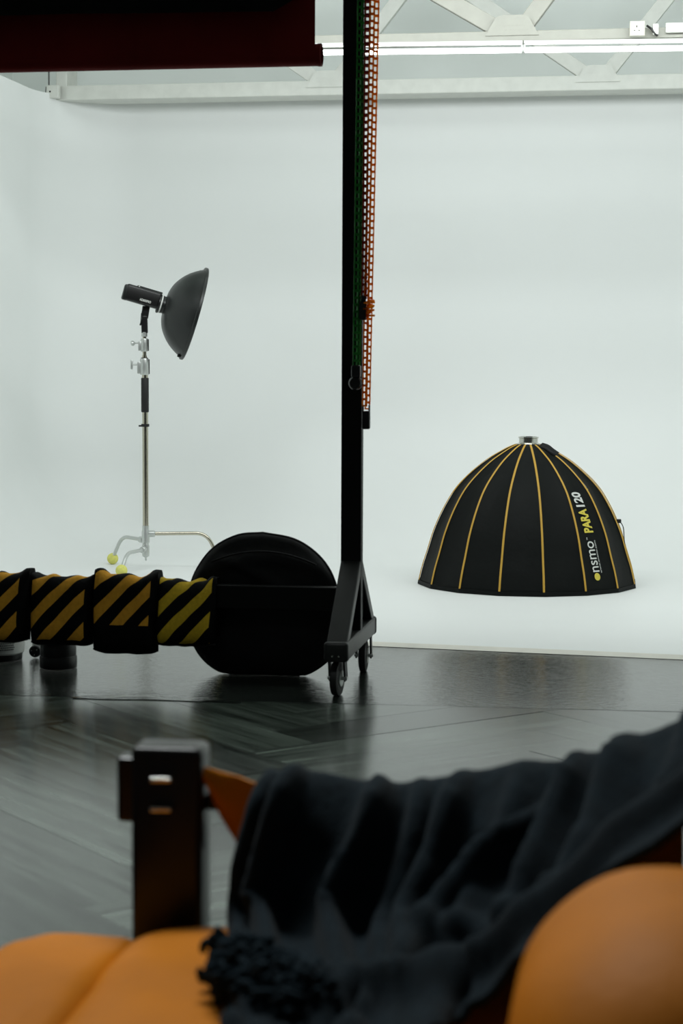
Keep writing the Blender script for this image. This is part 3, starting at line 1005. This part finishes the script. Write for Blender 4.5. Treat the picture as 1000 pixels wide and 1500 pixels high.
bm = BM(); lathe(bm, [(0.020, z_(0.932)), (0.0225, z_(0.936)), (0.0225, z_(1.128)), (0.020, z_(1.132))], Matrix.Translation((0.002, 0, 0)), 24); obj('foam_grip', bm, M['rubber'], t, smooth=True, sharp=40)
bm = BM(); cyl(bm, (0.003, 0, z_(0.848)), (0.003, 0, z_(0.864)), 0.0235, 20); box(bm, (-0.024, -0.005, z_(0.853)), (0.022, 0.012, 0.010), bev=0.002); obj('clip_ring', bm, M['rubber'], t, smooth=True, sharp=40)
bm = BM()
lathe(bm, [(0.012, z_(0.085)), (0.020, z_(0.092)), (0.022, z_(0.115)), (0.022, z_(0.15)), (0.018, z_(0.165)), (0.0235, z_(0.172)), (0.0235, z_(0.235)), (0.020, z_(0.245)), (0.020, z_(0.27))], Matrix.Translation((0.003, 0, 0)), 20)
obj('hub', bm, M['cast'], t, smooth=True, sharp=35)
bm = BM(); cyl(bm, (0.003, 0, z_(0.065)), (0.003, 0, z_(0.09)), 0.006, 10); obj('hub_bolt', bm, M['cast'], t)
legs = [((1, 0.05), 0.222, 0.36, 0.44), ((-0.625, 0.78), 0.185, 0.255, 0.36), ((-0.25, -0.97), 0.132, 0.30, 0.385)]
for (dx, dy), z0, rb, rf in legs:
    dl = hypot(dx, dy)
    dx, dy = dx / dl, dy / dl
    pts = bend_path([(dx * 0.02, dy * 0.02, z_(z0)), (dx * rb, dy * rb, z_(z0 + 0.004)), (dx * rf, dy * rf, 0.035)], 0.07)
    bm = BM(); tube(bm, pts, 0.011, 14); lg = obj('leg', bm, M['nickel'] if dx > 0 else M['cast'], t, smooth=True, sharp=40)
    bm = BM(); lathe(bm, [(0.017, 0), (0.019, 0.01), (0.019, 0.035), (0.015, 0.04)], axis_mtx((dx * 0.018, dy * 0.018, z_(z0)), (dx, dy, 0)), 14); obj('leg_socket', bm, M['cast'], lg, smooth=True, sharp=35)
    bm = BM(); bmesh.ops.create_uvsphere(bm, u_segments=20, v_segments=12, radius=0.034, matrix=Matrix.Translation((dx * rf, dy * rf, 0.034)))
    obj('tennis_ball', bm, M['tennis'], lg, smooth=True)

# studio flash head on the stand
HP = Vector((SX, SY, 1.39))
t = thing('studio_flash', 'black studio flash with a wide black beauty dish on the stand', 'studio light', HP)
ax = Vector((0.948, 0.165, -0.275)).normalized()          # aims right and slightly down
neck = Vector((-1.049 - SX, 0, 1.558 - HP.z))
upv = Vector((0, 0, 1)); upv = (upv - ax * upv.dot(ax)).normalized()
side = ax.cross(upv).normalized()
HM = Matrix((ax, -side, upv)).transposed().to_4x4()
HM.translation = neck
def hobj(name, fn, m, parent=t, **k):
    bm = BM(); fn(bm)
    for v in bm.verts:
        v.co = HM @ v.co
    return obj(name, bm, m, parent, **k)
body = hobj('lamp_body', lambda b: box(b, (-0.115, 0, 0.012), (0.21, 0.085, 0.095), bev=0.014, seg=3), M['black_plastic'], smooth=True, sharp=40)
hobj('battery_back', lambda b: box(b, (-0.213, 0, 0.008), (0.035, 0.082, 0.09), bev=0.010, seg=3), M['dish'], body, smooth=True, sharp=40)
hobj('top_rail', lambda b: box(b, (-0.085, 0, 0.061), (0.15, 0.05, 0.010), bev=0.003), M['dish'], body)
hobj('label_tag', lambda b: box(b, (-0.150, -0.02, 0.0605), (0.007, 0.035, 0.006)), M['white_plastic'], body)
hobj('front_collar', lambda b: lathe(b, [(0.05, -0.022), (0.056, -0.018), (0.056, -0.010), (0.05, -0.006)], axis_mtx((0, 0, 0), (1, 0, 0)), 28), M['black_plastic'], body, smooth=True, sharp=40)
hobj('mount_ring', lambda b: lathe(b, [(0.048, -0.007), (0.053, -0.006), (0.053, 0.001), (0.048, 0.002)], axis_mtx((0, 0, 0), (1, 0, 0)), 32), M['white_plastic'], smooth=True, sharp=40)
# lettering on the side facing the camera
me = text_mesh('AD600PRO', 0.019, 0.0006)
for v in me.vertices:
    v.co = HM @ Vector((-0.128 + v.co.x * 0.72, -0.0434, -0.016 + v.co.y))
link('model_lettering', me, M['ink_white'], body)
# handle bracket
bm = BM()
bar(bm, (0.002, 0, 0.0), (0.0, 0, 0.10), 0.036, 0.030, up=Vector((0, 1, 0)), bev=0.005)
bar(bm, (0.0, 0, 0.085), (0.012, 0, 0.155), 0.042, 0.026, up=Vector((0, 1, 0)), bev=0.005)
obj('tilt_bracket', bm, M['black_plastic'], t)
bm = BM(); tube(bm, bend_path([(-0.012, -0.02, 0.115), (-0.016, -0.024, 0.06), (-0.022, -0.022, 0.045)], 0.01), 0.005, 8); obj('tilt_lever', bm, M['dish'], t, smooth=True)
bm = BM(); cyl(bm, (0, 0, -0.02), (0, 0, 0.006), 0.017, 18); obj('spigot', bm, M['cast'], t)
# beauty dish
prof = [(0.045, 0.0), (0.052, 0.002), (0.052, 0.02), (0.085, 0.024), (0.135, 0.042), (0.18, 0.073), (0.215, 0.108), (0.243, 0.148), (0.260, 0.18), (0.266, 0.192)]
prof = [tuple(p)[:2] for p in catmull([(a, b, 0) for a, b in prof], 3)]
dish = hobj('beauty_dish', lambda b: lathe(b, prof + [(r_ - 0.003, z_q) for r_, z_q in prof[:5:-1]], axis_mtx((0, 0, 0), (1, 0, 0)), 64, cap=False), M['dish'], smooth=True, sharp=50)
hobj('rolled_rim', lambda b: lathe(b, [(0.262, 0.186), (0.272, 0.186), (0.2765, 0.190), (0.2765, 0.203), (0.272, 0.207), (0.262, 0.205)], axis_mtx((0, 0, 0), (1, 0, 0)), 64), M['dish'], dish, smooth=True, sharp=40)
hobj('dish_lining', lambda b: lathe(b, [(r_ - 0.006, z_q + 0.001) for r_, z_q in prof[8:]], axis_mtx((0, 0, 0), (1, 0, 0)), 64, cap=False), M['dish_in'], dish, smooth=True)
hobj('deflector', lambda b: lathe(b, [(0.0, 0.11), (0.08, 0.112), (0.082, 0.116), (0, 0.118)], axis_mtx((0, 0, 0), (1, 0, 0)), 32, cap=False), M['dish_in'], dish)
for a in (0.3, pi + 0.15):
    hobj('rim_clip', lambda b: box(b, (0.182, 0.262 * sin(a), 0.262 * cos(a)), (0.03, 0.03, 0.018), bev=0.005), M['dish'], dish)

# ------------------------------------------------------------------ parabolic softbox, face down on the cove
BX, BY = 1.024, 10.36
NB = 16
PH = radians(3.0)
t = thing('softbox', 'large black parabolic softbox dome with yellow ribs standing face down', 'softbox', (BX, BY, CZ + 0.002))
sp = catmull([(r_ * 0.993, h_ * 0.972, 0) for r_, h_ in ((.600, 0), (.596, .03), (.577, .11), (.552, .19), (.512, .32), (.450, .456), (.375, .57), (.248, .688), (.125, .765), (.07, .79))], 5)
slen = [0.0]
for a, b in zip(sp, sp[1:]):
    slen.append(slen[-1] + (b - a).length)
def prof_at(s):
    s = max(0, min(slen[-1], s))
    for i in range(len(sp) - 1):
        if s <= slen[i + 1]:
            f = (s - slen[i]) / (slen[i + 1] - slen[i])
            return sp[i].lerp(sp[i + 1], f)
    return sp[-1]
def rib_pt(k, s, dr=0.0):
    a = PH + 2 * pi * k / NB
    p = prof_at(s)
    return Vector(((p.x + dr) * sin(a), -(p.x + dr) * cos(a), p.y))
def panel_pt(k, s, f, off=0.0):
    """f 0..1 across panel k; slightly sunk between the ribs"""
    p = rib_pt(k, s).lerp(rib_pt(k + 1, s), f)
    am = PH + 2 * pi * (k + 0.5) / NB
    n = Vector((sin(am), -cos(am), 0.35))
    sag = 0.010 * sin(pi * f) * sin(pi * min(1, s / slen[-1]))
    return p + n.normalized() * (off - sag)
for k in range(NB):
    bm = BM()
    rows = []
    ns, nf = 44, 8
    for i in range(ns + 1):
        s = slen[-1] * i / ns
        row = []
        for j in range(nf + 1):
            f = j / nf
            w = 0.0035 * noise.noise((k * 3 + f * 3, s * 9 - f * 5, 1.7)) * sin(pi * f) + 0.0022 * noise.noise((k * 5 + f * 2, s * 34 - f * 8, 4.1)) * sin(pi * f) * (s > 0.4)
            row.append(panel_pt(k, s, f, w))
        rows.append(row)
    vs, fs = grid(bm, rows)
    r = bmesh.ops.extrude_face_region(bm, geom=fs)
    for v in [g for g in r['geom'] if isinstance(g, bmesh.types.BMVert)]:
        d = Vector((v.co.x, v.co.y, 0))
        v.co -= d.normalized() * 0.002
    obj('panel', bm, M['soft'], t, smooth=True, sharp=60)
for k in range(NB):
    bm = BM()
    a = PH + 2 * pi * k / NB
    tx = Vector((cos(a), sin(a), 0)) * 0.0058
    rows = []
    for i in range(41):
        s = slen[-1] * i / 40
        p, q = rib_pt(k, s, 0.0025), rib_pt(k, s, 0.007)
        rows.append([p - tx, q - tx * 0.6, q + tx * 0.6, p + tx])
    grid(bm, rows)
    obj('rib_tape', bm, M['rib'], t, smooth=True)
# dark hem round the mouth
bm = BM()
rows = []
for k in range(NB):
    rows.append([rib_pt(k, 0.0, 0.001), rib_pt(k, 0.022, 0.0015), rib_pt(k, 0.022, 0.009), rib_pt(k, 0.0, 0.009)])
grid(bm, rows, closed_u=True, closed_v=True)
# only under the tape ends: sunk so that the tape stays on top
obj('hem', bm, M['soft'], t)
bm = BM()
lathe(bm, [(0.0, 0.792), (0.070, 0.786), (0.072, 0.792), (0.055, 0.797), (0.052, 0.80), (0.052, 0.822), (0.0555, 0.824), (0.0555, 0.831), (0.046, 0.832), (0.044, 0.80), (0, 0.80)], Matrix.Translation((0, 0, -0.022)), n=40, cap=False)
obj('speed_ring', bm, M['chrome'], t, smooth=True, sharp=30)
# velcro strap that bunches one rib near the top, and the cord loop low on the right
bm = BM()
st = [panel_pt(1, 0.965, 0.6, 0.010), panel_pt(1, 0.93, 0.75, 0.022), panel_pt(1, 0.885, 0.9, 0.016), panel_pt(2, 0.855, 0.05, 0.010)]
st = catmull(st, 5)
rows = [[p + Vector((-0.012, -0.004, -0.012)), p + Vector((0.012, 0.0, 0.010)), p + Vector((0.014, 0.0, 0.013)), p + Vector((-0.010, -0.008, -0.008))] for p in st]
grid(bm, rows, closed_u=True)
obj('velcro_strap', bm, M['bagcloth'], t, smooth=True)
bm = BM()
b0 = rib_pt(4, 0.36, 0.012)
box(bm, b0, (0.026, 0.02, 0.022), bev=0.004)
buckle = obj('buckle', bm, M['black_plastic'], t)
bm = BM()
tube(bm, catmull([b0 + Vector((0.006, 0, 0)), b0 + Vector((0.024, -0.01, -0.035)), b0 + Vector((0.030, -0.01, -0.10)), b0 + Vector((0.036, -0.008, -0.15)), b0 + Vector((0.030, 0, -0.15))], 8), 0.0025, 6)
obj('cord', bm, M['bagcloth'], buckle, smooth=True)

def print_on(me, k, s0, f0, m, name, parent, sx=1.0, sy=1.0, off=0.004):
    """lay flat lettering on panel k, reading upwards along the meridian; letter tops towards the left"""
    for v in me.vertices:
        s = s0 + v.co.x * sx
        wdt = (rib_pt(k, s) - rib_pt(k + 1, s)).length
        v.co = panel_pt(k, s, f0 - v.co.y * sy / wdt, off)
    me.update()
    return link(name, me, m, parent)
def dims(me):
    xs = [v.co.x for v in me.vertices]
    return min(xs), max(xs)
def fit_text(txt, s0, s1, cap, bold, m, name, f0, k=1, off=0.0045):
    me = text_mesh(txt, 1.0, bold)
    a, b = dims(me)
    hmax = max(v.co.y for v in me.vertices)
    for v in me.vertices:
        v.co.x -= a
    return print_on(me, k, s0, f0, m, name, t, (s1 - s0) / (b - a), cap / hmax, off)
# dot + lettering
bm = BM()
bmesh.ops.create_circle(bm, cap_ends=True, segments=32, radius=0.0205)
bmesh.ops.triangulate(bm, faces=bm.faces)
me = bpy.data.meshes.new('logo_dot'); bm.to_mesh(me); bm.free()
for v in me.vertices:
    v.co.x, v.co.y = v.co.x, v.co.y + 0.022
print_on(me, 1, 0.092, 0.52, M['ink_yellow'], 'logo_dot', t)
fit_text('nsmo', 0.118, 0.285, 0.046, 0.006, M['ink_white'], 'logo_lettering', 0.52)
fit_text('TM', 0.292, 0.306, 0.008, 0.01, M['ink_white'], 'trademark_lettering', 0.34)
fit_text('www.onsmo.com', 0.110, 0.288, 0.0075, 0.004, M['ink_white'], 'address_lettering', 0.60)
fit_text('PARA', 0.332, 0.468, 0.062, 0.042, M['ink_yellow'], 'size_lettering', 0.60)
fit_text('120', 0.480, 0.570, 0.062, 0.036, M['ink_white'], 'size_lettering', 0.60)
fit_text('nsmo', 0.592, 0.622, 0.012, 0.02, M['ink_grey'], 'small_logo_lettering', 0.16, k=2)
bm = BM(); bmesh.ops.create_circle(bm, cap_ends=True, segments=12, radius=0.005); me = bpy.data.meshes.new('small_logo_dot'); bm.to_mesh(me); bm.free()
for v in me.vertices:
    v.co.y += 0.005
print_on(me, 2, 0.582, 0.16, M['ink_yellow'], 'small_logo_dot', t)

# ------------------------------------------------------------------ sofa
SA = radians(-7.5)
SO = Vector((-0.252, 2.77, 0))
t = thing('lounge_sofa', 'tan leather lounge sofa with dark square wooden post, in the foreground', 'sofa', SO, SA)
sofa = t
def post(x, y, h, w=0.106, d=0.075):
    bm = BM(); box(bm, (x, y, h / 2), (w, d, h), bev=0.010, seg=3)
    return obj('post', bm, M['wood'], sofa, smooth=True, sharp=40)
fp = post(0, 0, 0.656)
post(0.95, 0.0, 0.72)
post(0.0, -1.95, 0.656)
post(0.95, -1.95, 0.72)
bm = BM(); box(bm, (-0.045, 0.012, 0.586), (0.07, 0.05, 0.098), bev=0.006); obj('tenon', bm, M['wood'], fp)
for zz in (0.614, 0.570):
    bm = BM()
    box(bm, (-0.002, -0.046, zz), (0.032, 0.034, 0.007), bev=0.002)
    obj('peg', bm, M['chrome'], fp, smooth=True)
# rails
for yy in (0.0, -1.95):
    bm = BM(); bar(bm, (0.04, yy + 0.015, 0.235), (0.92, yy + 0.015, 0.235), 0.05, 0.11, bev=0.005); obj('side_rail', bm, M['wood'], sofa)
    bm = BM(); bar(bm, (0.05, yy + 0.014, 0.568), (0.90, yy + 0.014, 0.568), 0.024, 0.026, bev=0.008); obj('arm_rail', bm, M['wood'], sofa)
bm = BM(); bar(bm, (0.0, -1.92, 0.22), (0.0, -0.03, 0.22), 0.05, 0.11, bev=0.005); obj('front_rail', bm, M['wood'], sofa)
bm = BM(); bar(bm, (0.95, -1.92, 0.68), (0.95, -0.03, 0.68), 0.045, 0.06, bev=0.008); obj('back_rail', bm, M['wood'], sofa)
# sling of the far arm
bm = BM()
rows = []
for i in range(31):
    f = i / 30
    x = 0.052 + 0.70 * f
    zt = 0.586 + 0.039 * math.exp(-f * 9)
    zb = 0.605 - 0.205 * (1 - math.exp(-f * 10))
    row = []
    for j in range(17):
        g = j / 16
        z = zt + (zb - zt) * g
        y = 0.000 - 0.022 * sin(pi * g) * (0.5 + 0.5 * f) + 0.012 * noise.noise((x * 16, z * 3, 0.4)) + 0.010 * sin(x * 85) * math.exp(-f * 5)
        row.append(Vector((x, y, z)))
    rows.append(row)
vs, fs = grid(bm, rows)
r = bmesh.ops.extrude_face_region(bm, geom=fs)
for v in [g for g in r['geom'] if isinstance(g, bmesh.types.BMVert)]:
    v.co.y += 0.006
obj('arm_sling', bm, M['leather'], sofa, smooth=True, sharp=60)
# back sling
bm = BM()
rows = []
for i in range(21):
    y = -0.08 - 1.8 * i / 20
    rows.append([Vector((0.90 - 0.05 * sin(pi * j / 12), y, 0.69 - 0.37 * j / 12)) for j in range(13)])
vs, fs = grid(bm, rows)
r = bmesh.ops.extrude_face_region(bm, geom=fs)
for v in [g for g in r['geom'] if isinstance(g, bmesh.types.BMVert)]:
    v.co.x += 0.006
obj('back_sling', bm, M['leather'], sofa, smooth=True, sharp=60)
# seat: front roll and main cushion
def seat_fn(cx, seed):
    def fn(p):
        q = p.copy()
        if p.z > 0:
            q.z += 0.010 * noise.noise((p.x * 5 + seed, p.y * 2.5, 0.5)) + 0.006 * noise.noise((p.x * 3 + p.y * 9, p.y * 4, seed))
        return q
    return fn
bm = BM(); super_ell(bm, (-0.122, -0.875, 0.325), (0.105, 0.818, 0.090), 0.42, (0.5, 0.16), 64, 28, seat_fn(0, 2)); obj('front_roll', bm, M['leather'], sofa, smooth=True)
bm = BM(); super_ell(bm, (0.310, -0.875, 0.325), (0.350, 0.825, 0.098), 0.30, 0.16, 88, 30, seat_fn(0, 5)); obj('seat_cushion', bm, M['leather'], sofa, smooth=True)
bm = BM(); tube(bm, [(-0.035, -0.24 - 1.35 * i / 20, 0.386 + 0.003 * sin(i)) for i in range(21)], 0.004, 8); obj('seat_piping', bm, M['leather'], sofa, smooth=True)

# big back cushion near the camera
Cc = Matrix.Rotation(-SA, 4, 'Z') @ (Vector((0.405, 1.86, 0.543)) - SO)
def cush_fn(p):
    q = p.copy()
    q.x += 0.008 * noise.noise((p.x * 6, p.y * 5, p.z * 6))
    q.z += 0.008 * noise.noise((p.x * 8 + 3, p.y * 4, p.z * 3))
    return q
bm = BM(); super_ell(bm, Cc, (0.235, 0.27, 0.150), 0.85, 0.66, 72, 36, cush_fn)
bcush = thing('leather_cushion', 'plump tan leather cushion at the lower right in front of the blanket', 'cushion', SO + Matrix.Rotation(SA, 4, 'Z').to_3x3() @ (Cc - Vector((0, 0, 0.15))), SA)
for v in bm.verts:
    v.co -= (Cc - Vector((0, 0, 0.15)))
obj('cover', bm, M['leather'], bcush, smooth=True)
bm = BM()
tube(bm, [Vector((0.222 * 1.0 * math.copysign(abs(cos(a)) ** 0.62, cos(a)), 0.27 * math.copysign(abs(sin(a)) ** 0.62, sin(a)), 0.15)) * 1.0 for a in [2 * pi * i / 72 for i in range(72)]], 0.004, 6, closed=True)
obj('piping', bm, M['leather'], bcush, smooth=True)

# ------------------------------------------------------------------ blanket over the far arm and the back
# control net in world metres: columns run from the left edge to the right, each from behind the arm, over it, down to the hem
fwv = Vector((0, cos(CAM_PITCH), -sin(CAM_PITCH)))
upv0 = Vector((0, sin(CAM_PITCH), cos(CAM_PITCH)))
def at(px, py, y):
    d = fwv + Vector((1, 0, 0)) * ((px - 500) / CAM_F) - upv0 * ((py - 750) / CAM_F)
    return Vector((0, 0, CAM_H)) + d * (y / d.y)
def on(px, py, z):
    d = fwv + Vector((1, 0, 0)) * ((px - 500) / CAM_F) - upv0 * ((py - 750) / CAM_F)
    return Vector((0, 0, CAM_H)) + d * ((z - CAM_H) / d.z)
net = [
    [at(352, 1240, 2.86), at(384, 1160, 2.84), at(392, 1133, 2.77), at(372, 1185, 2.71), at(350, 1270, 2.69), at(344, 1345, 2.66), on(345, 1400, 0.432), on(335, 1450, 0.438), on(340, 1560, 0.43)],
    [at(455, 1240, 2.85), at(462, 1160, 2.83), at(465, 1134, 2.76), at(440, 1190, 2.69), at(415, 1280, 2.66), at(398, 1360, 2.60), on(400, 1425, 0.436), on(400, 1475, 0.442), on(395, 1580, 0.435)],
    [at(560, 1240, 2.83), at(562, 1170, 2.81), at(560, 1150, 2.74), at(545, 1210, 2.67), at(515, 1300, 2.62), at(490, 1380, 2.54), on(490, 1440, 0.44), on(490, 1490, 0.446), on(480, 1590, 0.44)],
    [at(672, 1240, 2.81), at(672, 1160, 2.79), at(668, 1138, 2.72), at(655, 1200, 2.64), at(625, 1290, 2.57), at(590, 1370, 2.49), on(580, 1430, 0.455), on(578, 1478, 0.452), on(570, 1560, 0.45)],
    [at(790, 1230, 2.78), at(785, 1140, 2.76), at(775, 1119, 2.69), at(765, 1180, 2.61), at(735, 1270, 2.53), at(695, 1350, 2.44), at(665, 1415, 2.35), on(650, 1455, 0.468), on(640, 1506, 0.465)],
    [at(890, 1210, 2.74), at(880, 1125, 2.72), at(865, 1108, 2.64), at(860, 1165, 2.56), at(835, 1245, 2.47), at(790, 1330, 2.38), at(745, 1395, 2.30), at(715, 1440, 2.23), at(690, 1484, 2.17)],
    [at(990, 1180, 2.70), at(975, 1090, 2.66), at(945, 1078, 2.58), at(945, 1120, 2.50), at(930, 1190, 2.41), at(895, 1260, 2.32), at(850, 1320, 2.25), at(815, 1350, 2.19), at(782, 1390, 2.13)],
    [at(1100, 1140, 2.66), at(1070, 1050, 2.62), at(1035, 1045, 2.54), at(1040, 1080, 2.46), at(1030, 1135, 2.37), at(1005, 1185, 2.29), at(965, 1225, 2.22), at(930, 1252, 2.16), at(895, 1285, 2.10)],
    [at(1220, 1080, 2.62), at(1180, 1000, 2.58), at(1140, 1000, 2.50), at(1150, 1030, 2.42), at(1145, 1070, 2.33), at(1120, 1100, 2.25), at(1085, 1125, 2.18), at(1050, 1150, 2.12), at(1015, 1190, 2.06)],
]
NU, NV = 200, 120
ncol, nrow = len(net), len(net[0])
pts = []
for i in range(NU + 1):
    u = i / NU * (ncol - 1)
    colp = [catmull_at([net[c][r_] for c in range(ncol)], u) for r_ in range(nrow)]
    pts.append([catmull_at(colp, j / NV * (nrow - 1)) for j in range(NV + 1)])
ridges = [(0.10, 0.12, 0.3, 0.0), (0.70, 0.17, 0.9, 0.16), (2.02, 0.17, 1.2, 0.10), (2.62, 0.10, 0.45, 0.2), (3.10, 0.15, 0.8, 0.0),
          (3.95, 0.22, 0.4, 0.0), (4.85, 0.17, 1.0, 0.12), (5.75, 0.22, 0.9, 0.0), (6.9, 0.30, 0.8, 0.0), (4.5, 0.15, 0.7, -1.4)]
fold = []
for i in range(NU + 1):
    u = i / NU * (ncol - 1)
    row = []
    for j in range(NV + 1):
        v = j / NV * (nrow - 1)
        d = 0.0
        uu = u + 0.10 * noise.noise((u * 0.7, v * 0.6, 3.0))
        for c, w, a, sl_ in ridges:
            x = (uu - c - sl_ * (v - 3) * 0.35) / w
            if sl_ < -1:
                a *= max(0.0, min(1.0, (v - 2.9) / 0.8))
            fade = 1.0 if v < 4.8 else max(0.14, 1 - (v - 4.8) * 0.55)
            top = min(1.0, 0.16 + 0.84 * max(0.0, min(1.0, (v - 2.0) / 0.9)))
            d += 0.060 * a * fade * top * math.exp(-abs(x) ** 1.45)
        # folds that sweep along the hem towards the lower left
        hem = (v - 6.6) / 0.35
        d += 0.042 * math.exp(-hem * hem) * (1 if u > 1.5 else 0.3)
        hem2 = (v - 5.5 - 0.25 * sin(u * 1.3)) / 0.22
        d += 0.020 * math.exp(-hem2 * hem2) * max(0, min(1, (u - 2.5)))
        d += 0.006 * noise.noise((u * 1.2, v * 1.0, 0.0)) + 0.0012 * noise.noise((u * 7, v * 5, 7.0))
        if v > 5.6 and u < 2.6:                 # crumpled heap on the seat
            d += 0.020 * noise.noise((u * 3.5, v * 3.5, 9.0)) * min(1, v - 5.6)
        row.append(d)
    fold.append(row)
bm = BM()
rows = []
for i in range(NU + 1):
    row = []
    for j in range(NV + 1):
        a = pts[min(NU, i + 1)][j] - pts[max(0, i - 1)][j]
        b = pts[i][min(NV, j + 1)] - pts[i][max(0, j - 1)]
        n = b.cross(a)
        n = n.normalized() if n.length > 1e-9 else Vector((0, -1, 0))
        if n.y > 0.35 and j > NV * 0.3:
            n = -n
        row.append(pts[i][j] + n * (fold[i][j] - 0.008))
    rows.append(row)
BO = Vector((0.05, 2.6, 0.40))
rows = [[p - BO for p in r_] for r_ in rows]
blk = thing('throw_blanket', 'dark slate blue knitted throw draped in folds over the sofa arm', 'blanket', BO)
grid(bm, rows)
bo = obj('blanket_cloth', bm, M['blanket'], blk, smooth=True)
md = bo.modifiers.new('thickness', 'SOLIDIFY')
md.thickness = 0.010
md.offset = -1
# woolly bunched fringe at the lower left edge: a lumpy roll of short looped yarns
bm = BM()
rnd = random.Random(11)
for i in range(620):
    f = rnd.random()
    an = rnd.uniform(0, 2 * pi)
    rr = rnd.uniform(0.006, 0.030)
    base = on(344 + 120 * f + rnd.uniform(-8, 8), 1405 + 60 * f + rnd.uniform(-14, 24), 0.452) - BO + Vector((rr * cos(an), rr * 0.6 * sin(an) - 0.01, rr * sin(an) * 0.8))
    d = Vector((cos(an) * 0.7 - 0.35, -0.3, sin(an) - 0.15)).normalized()
    sd = Vector((rnd.uniform(-1, 1), rnd.uniform(-1, 1), rnd.uniform(-1, 1))) * 0.012
    tube(bm, catmull([base, base + d * 0.009 + sd, base + d * 0.018 + sd * 0.4, base + d * 0.02 - sd * 0.5], 2), 0.0052, 5)
fr = obj('fringe', bm, M['yarn'], blk, smooth=True)
fr['kind'] = 'stuff'
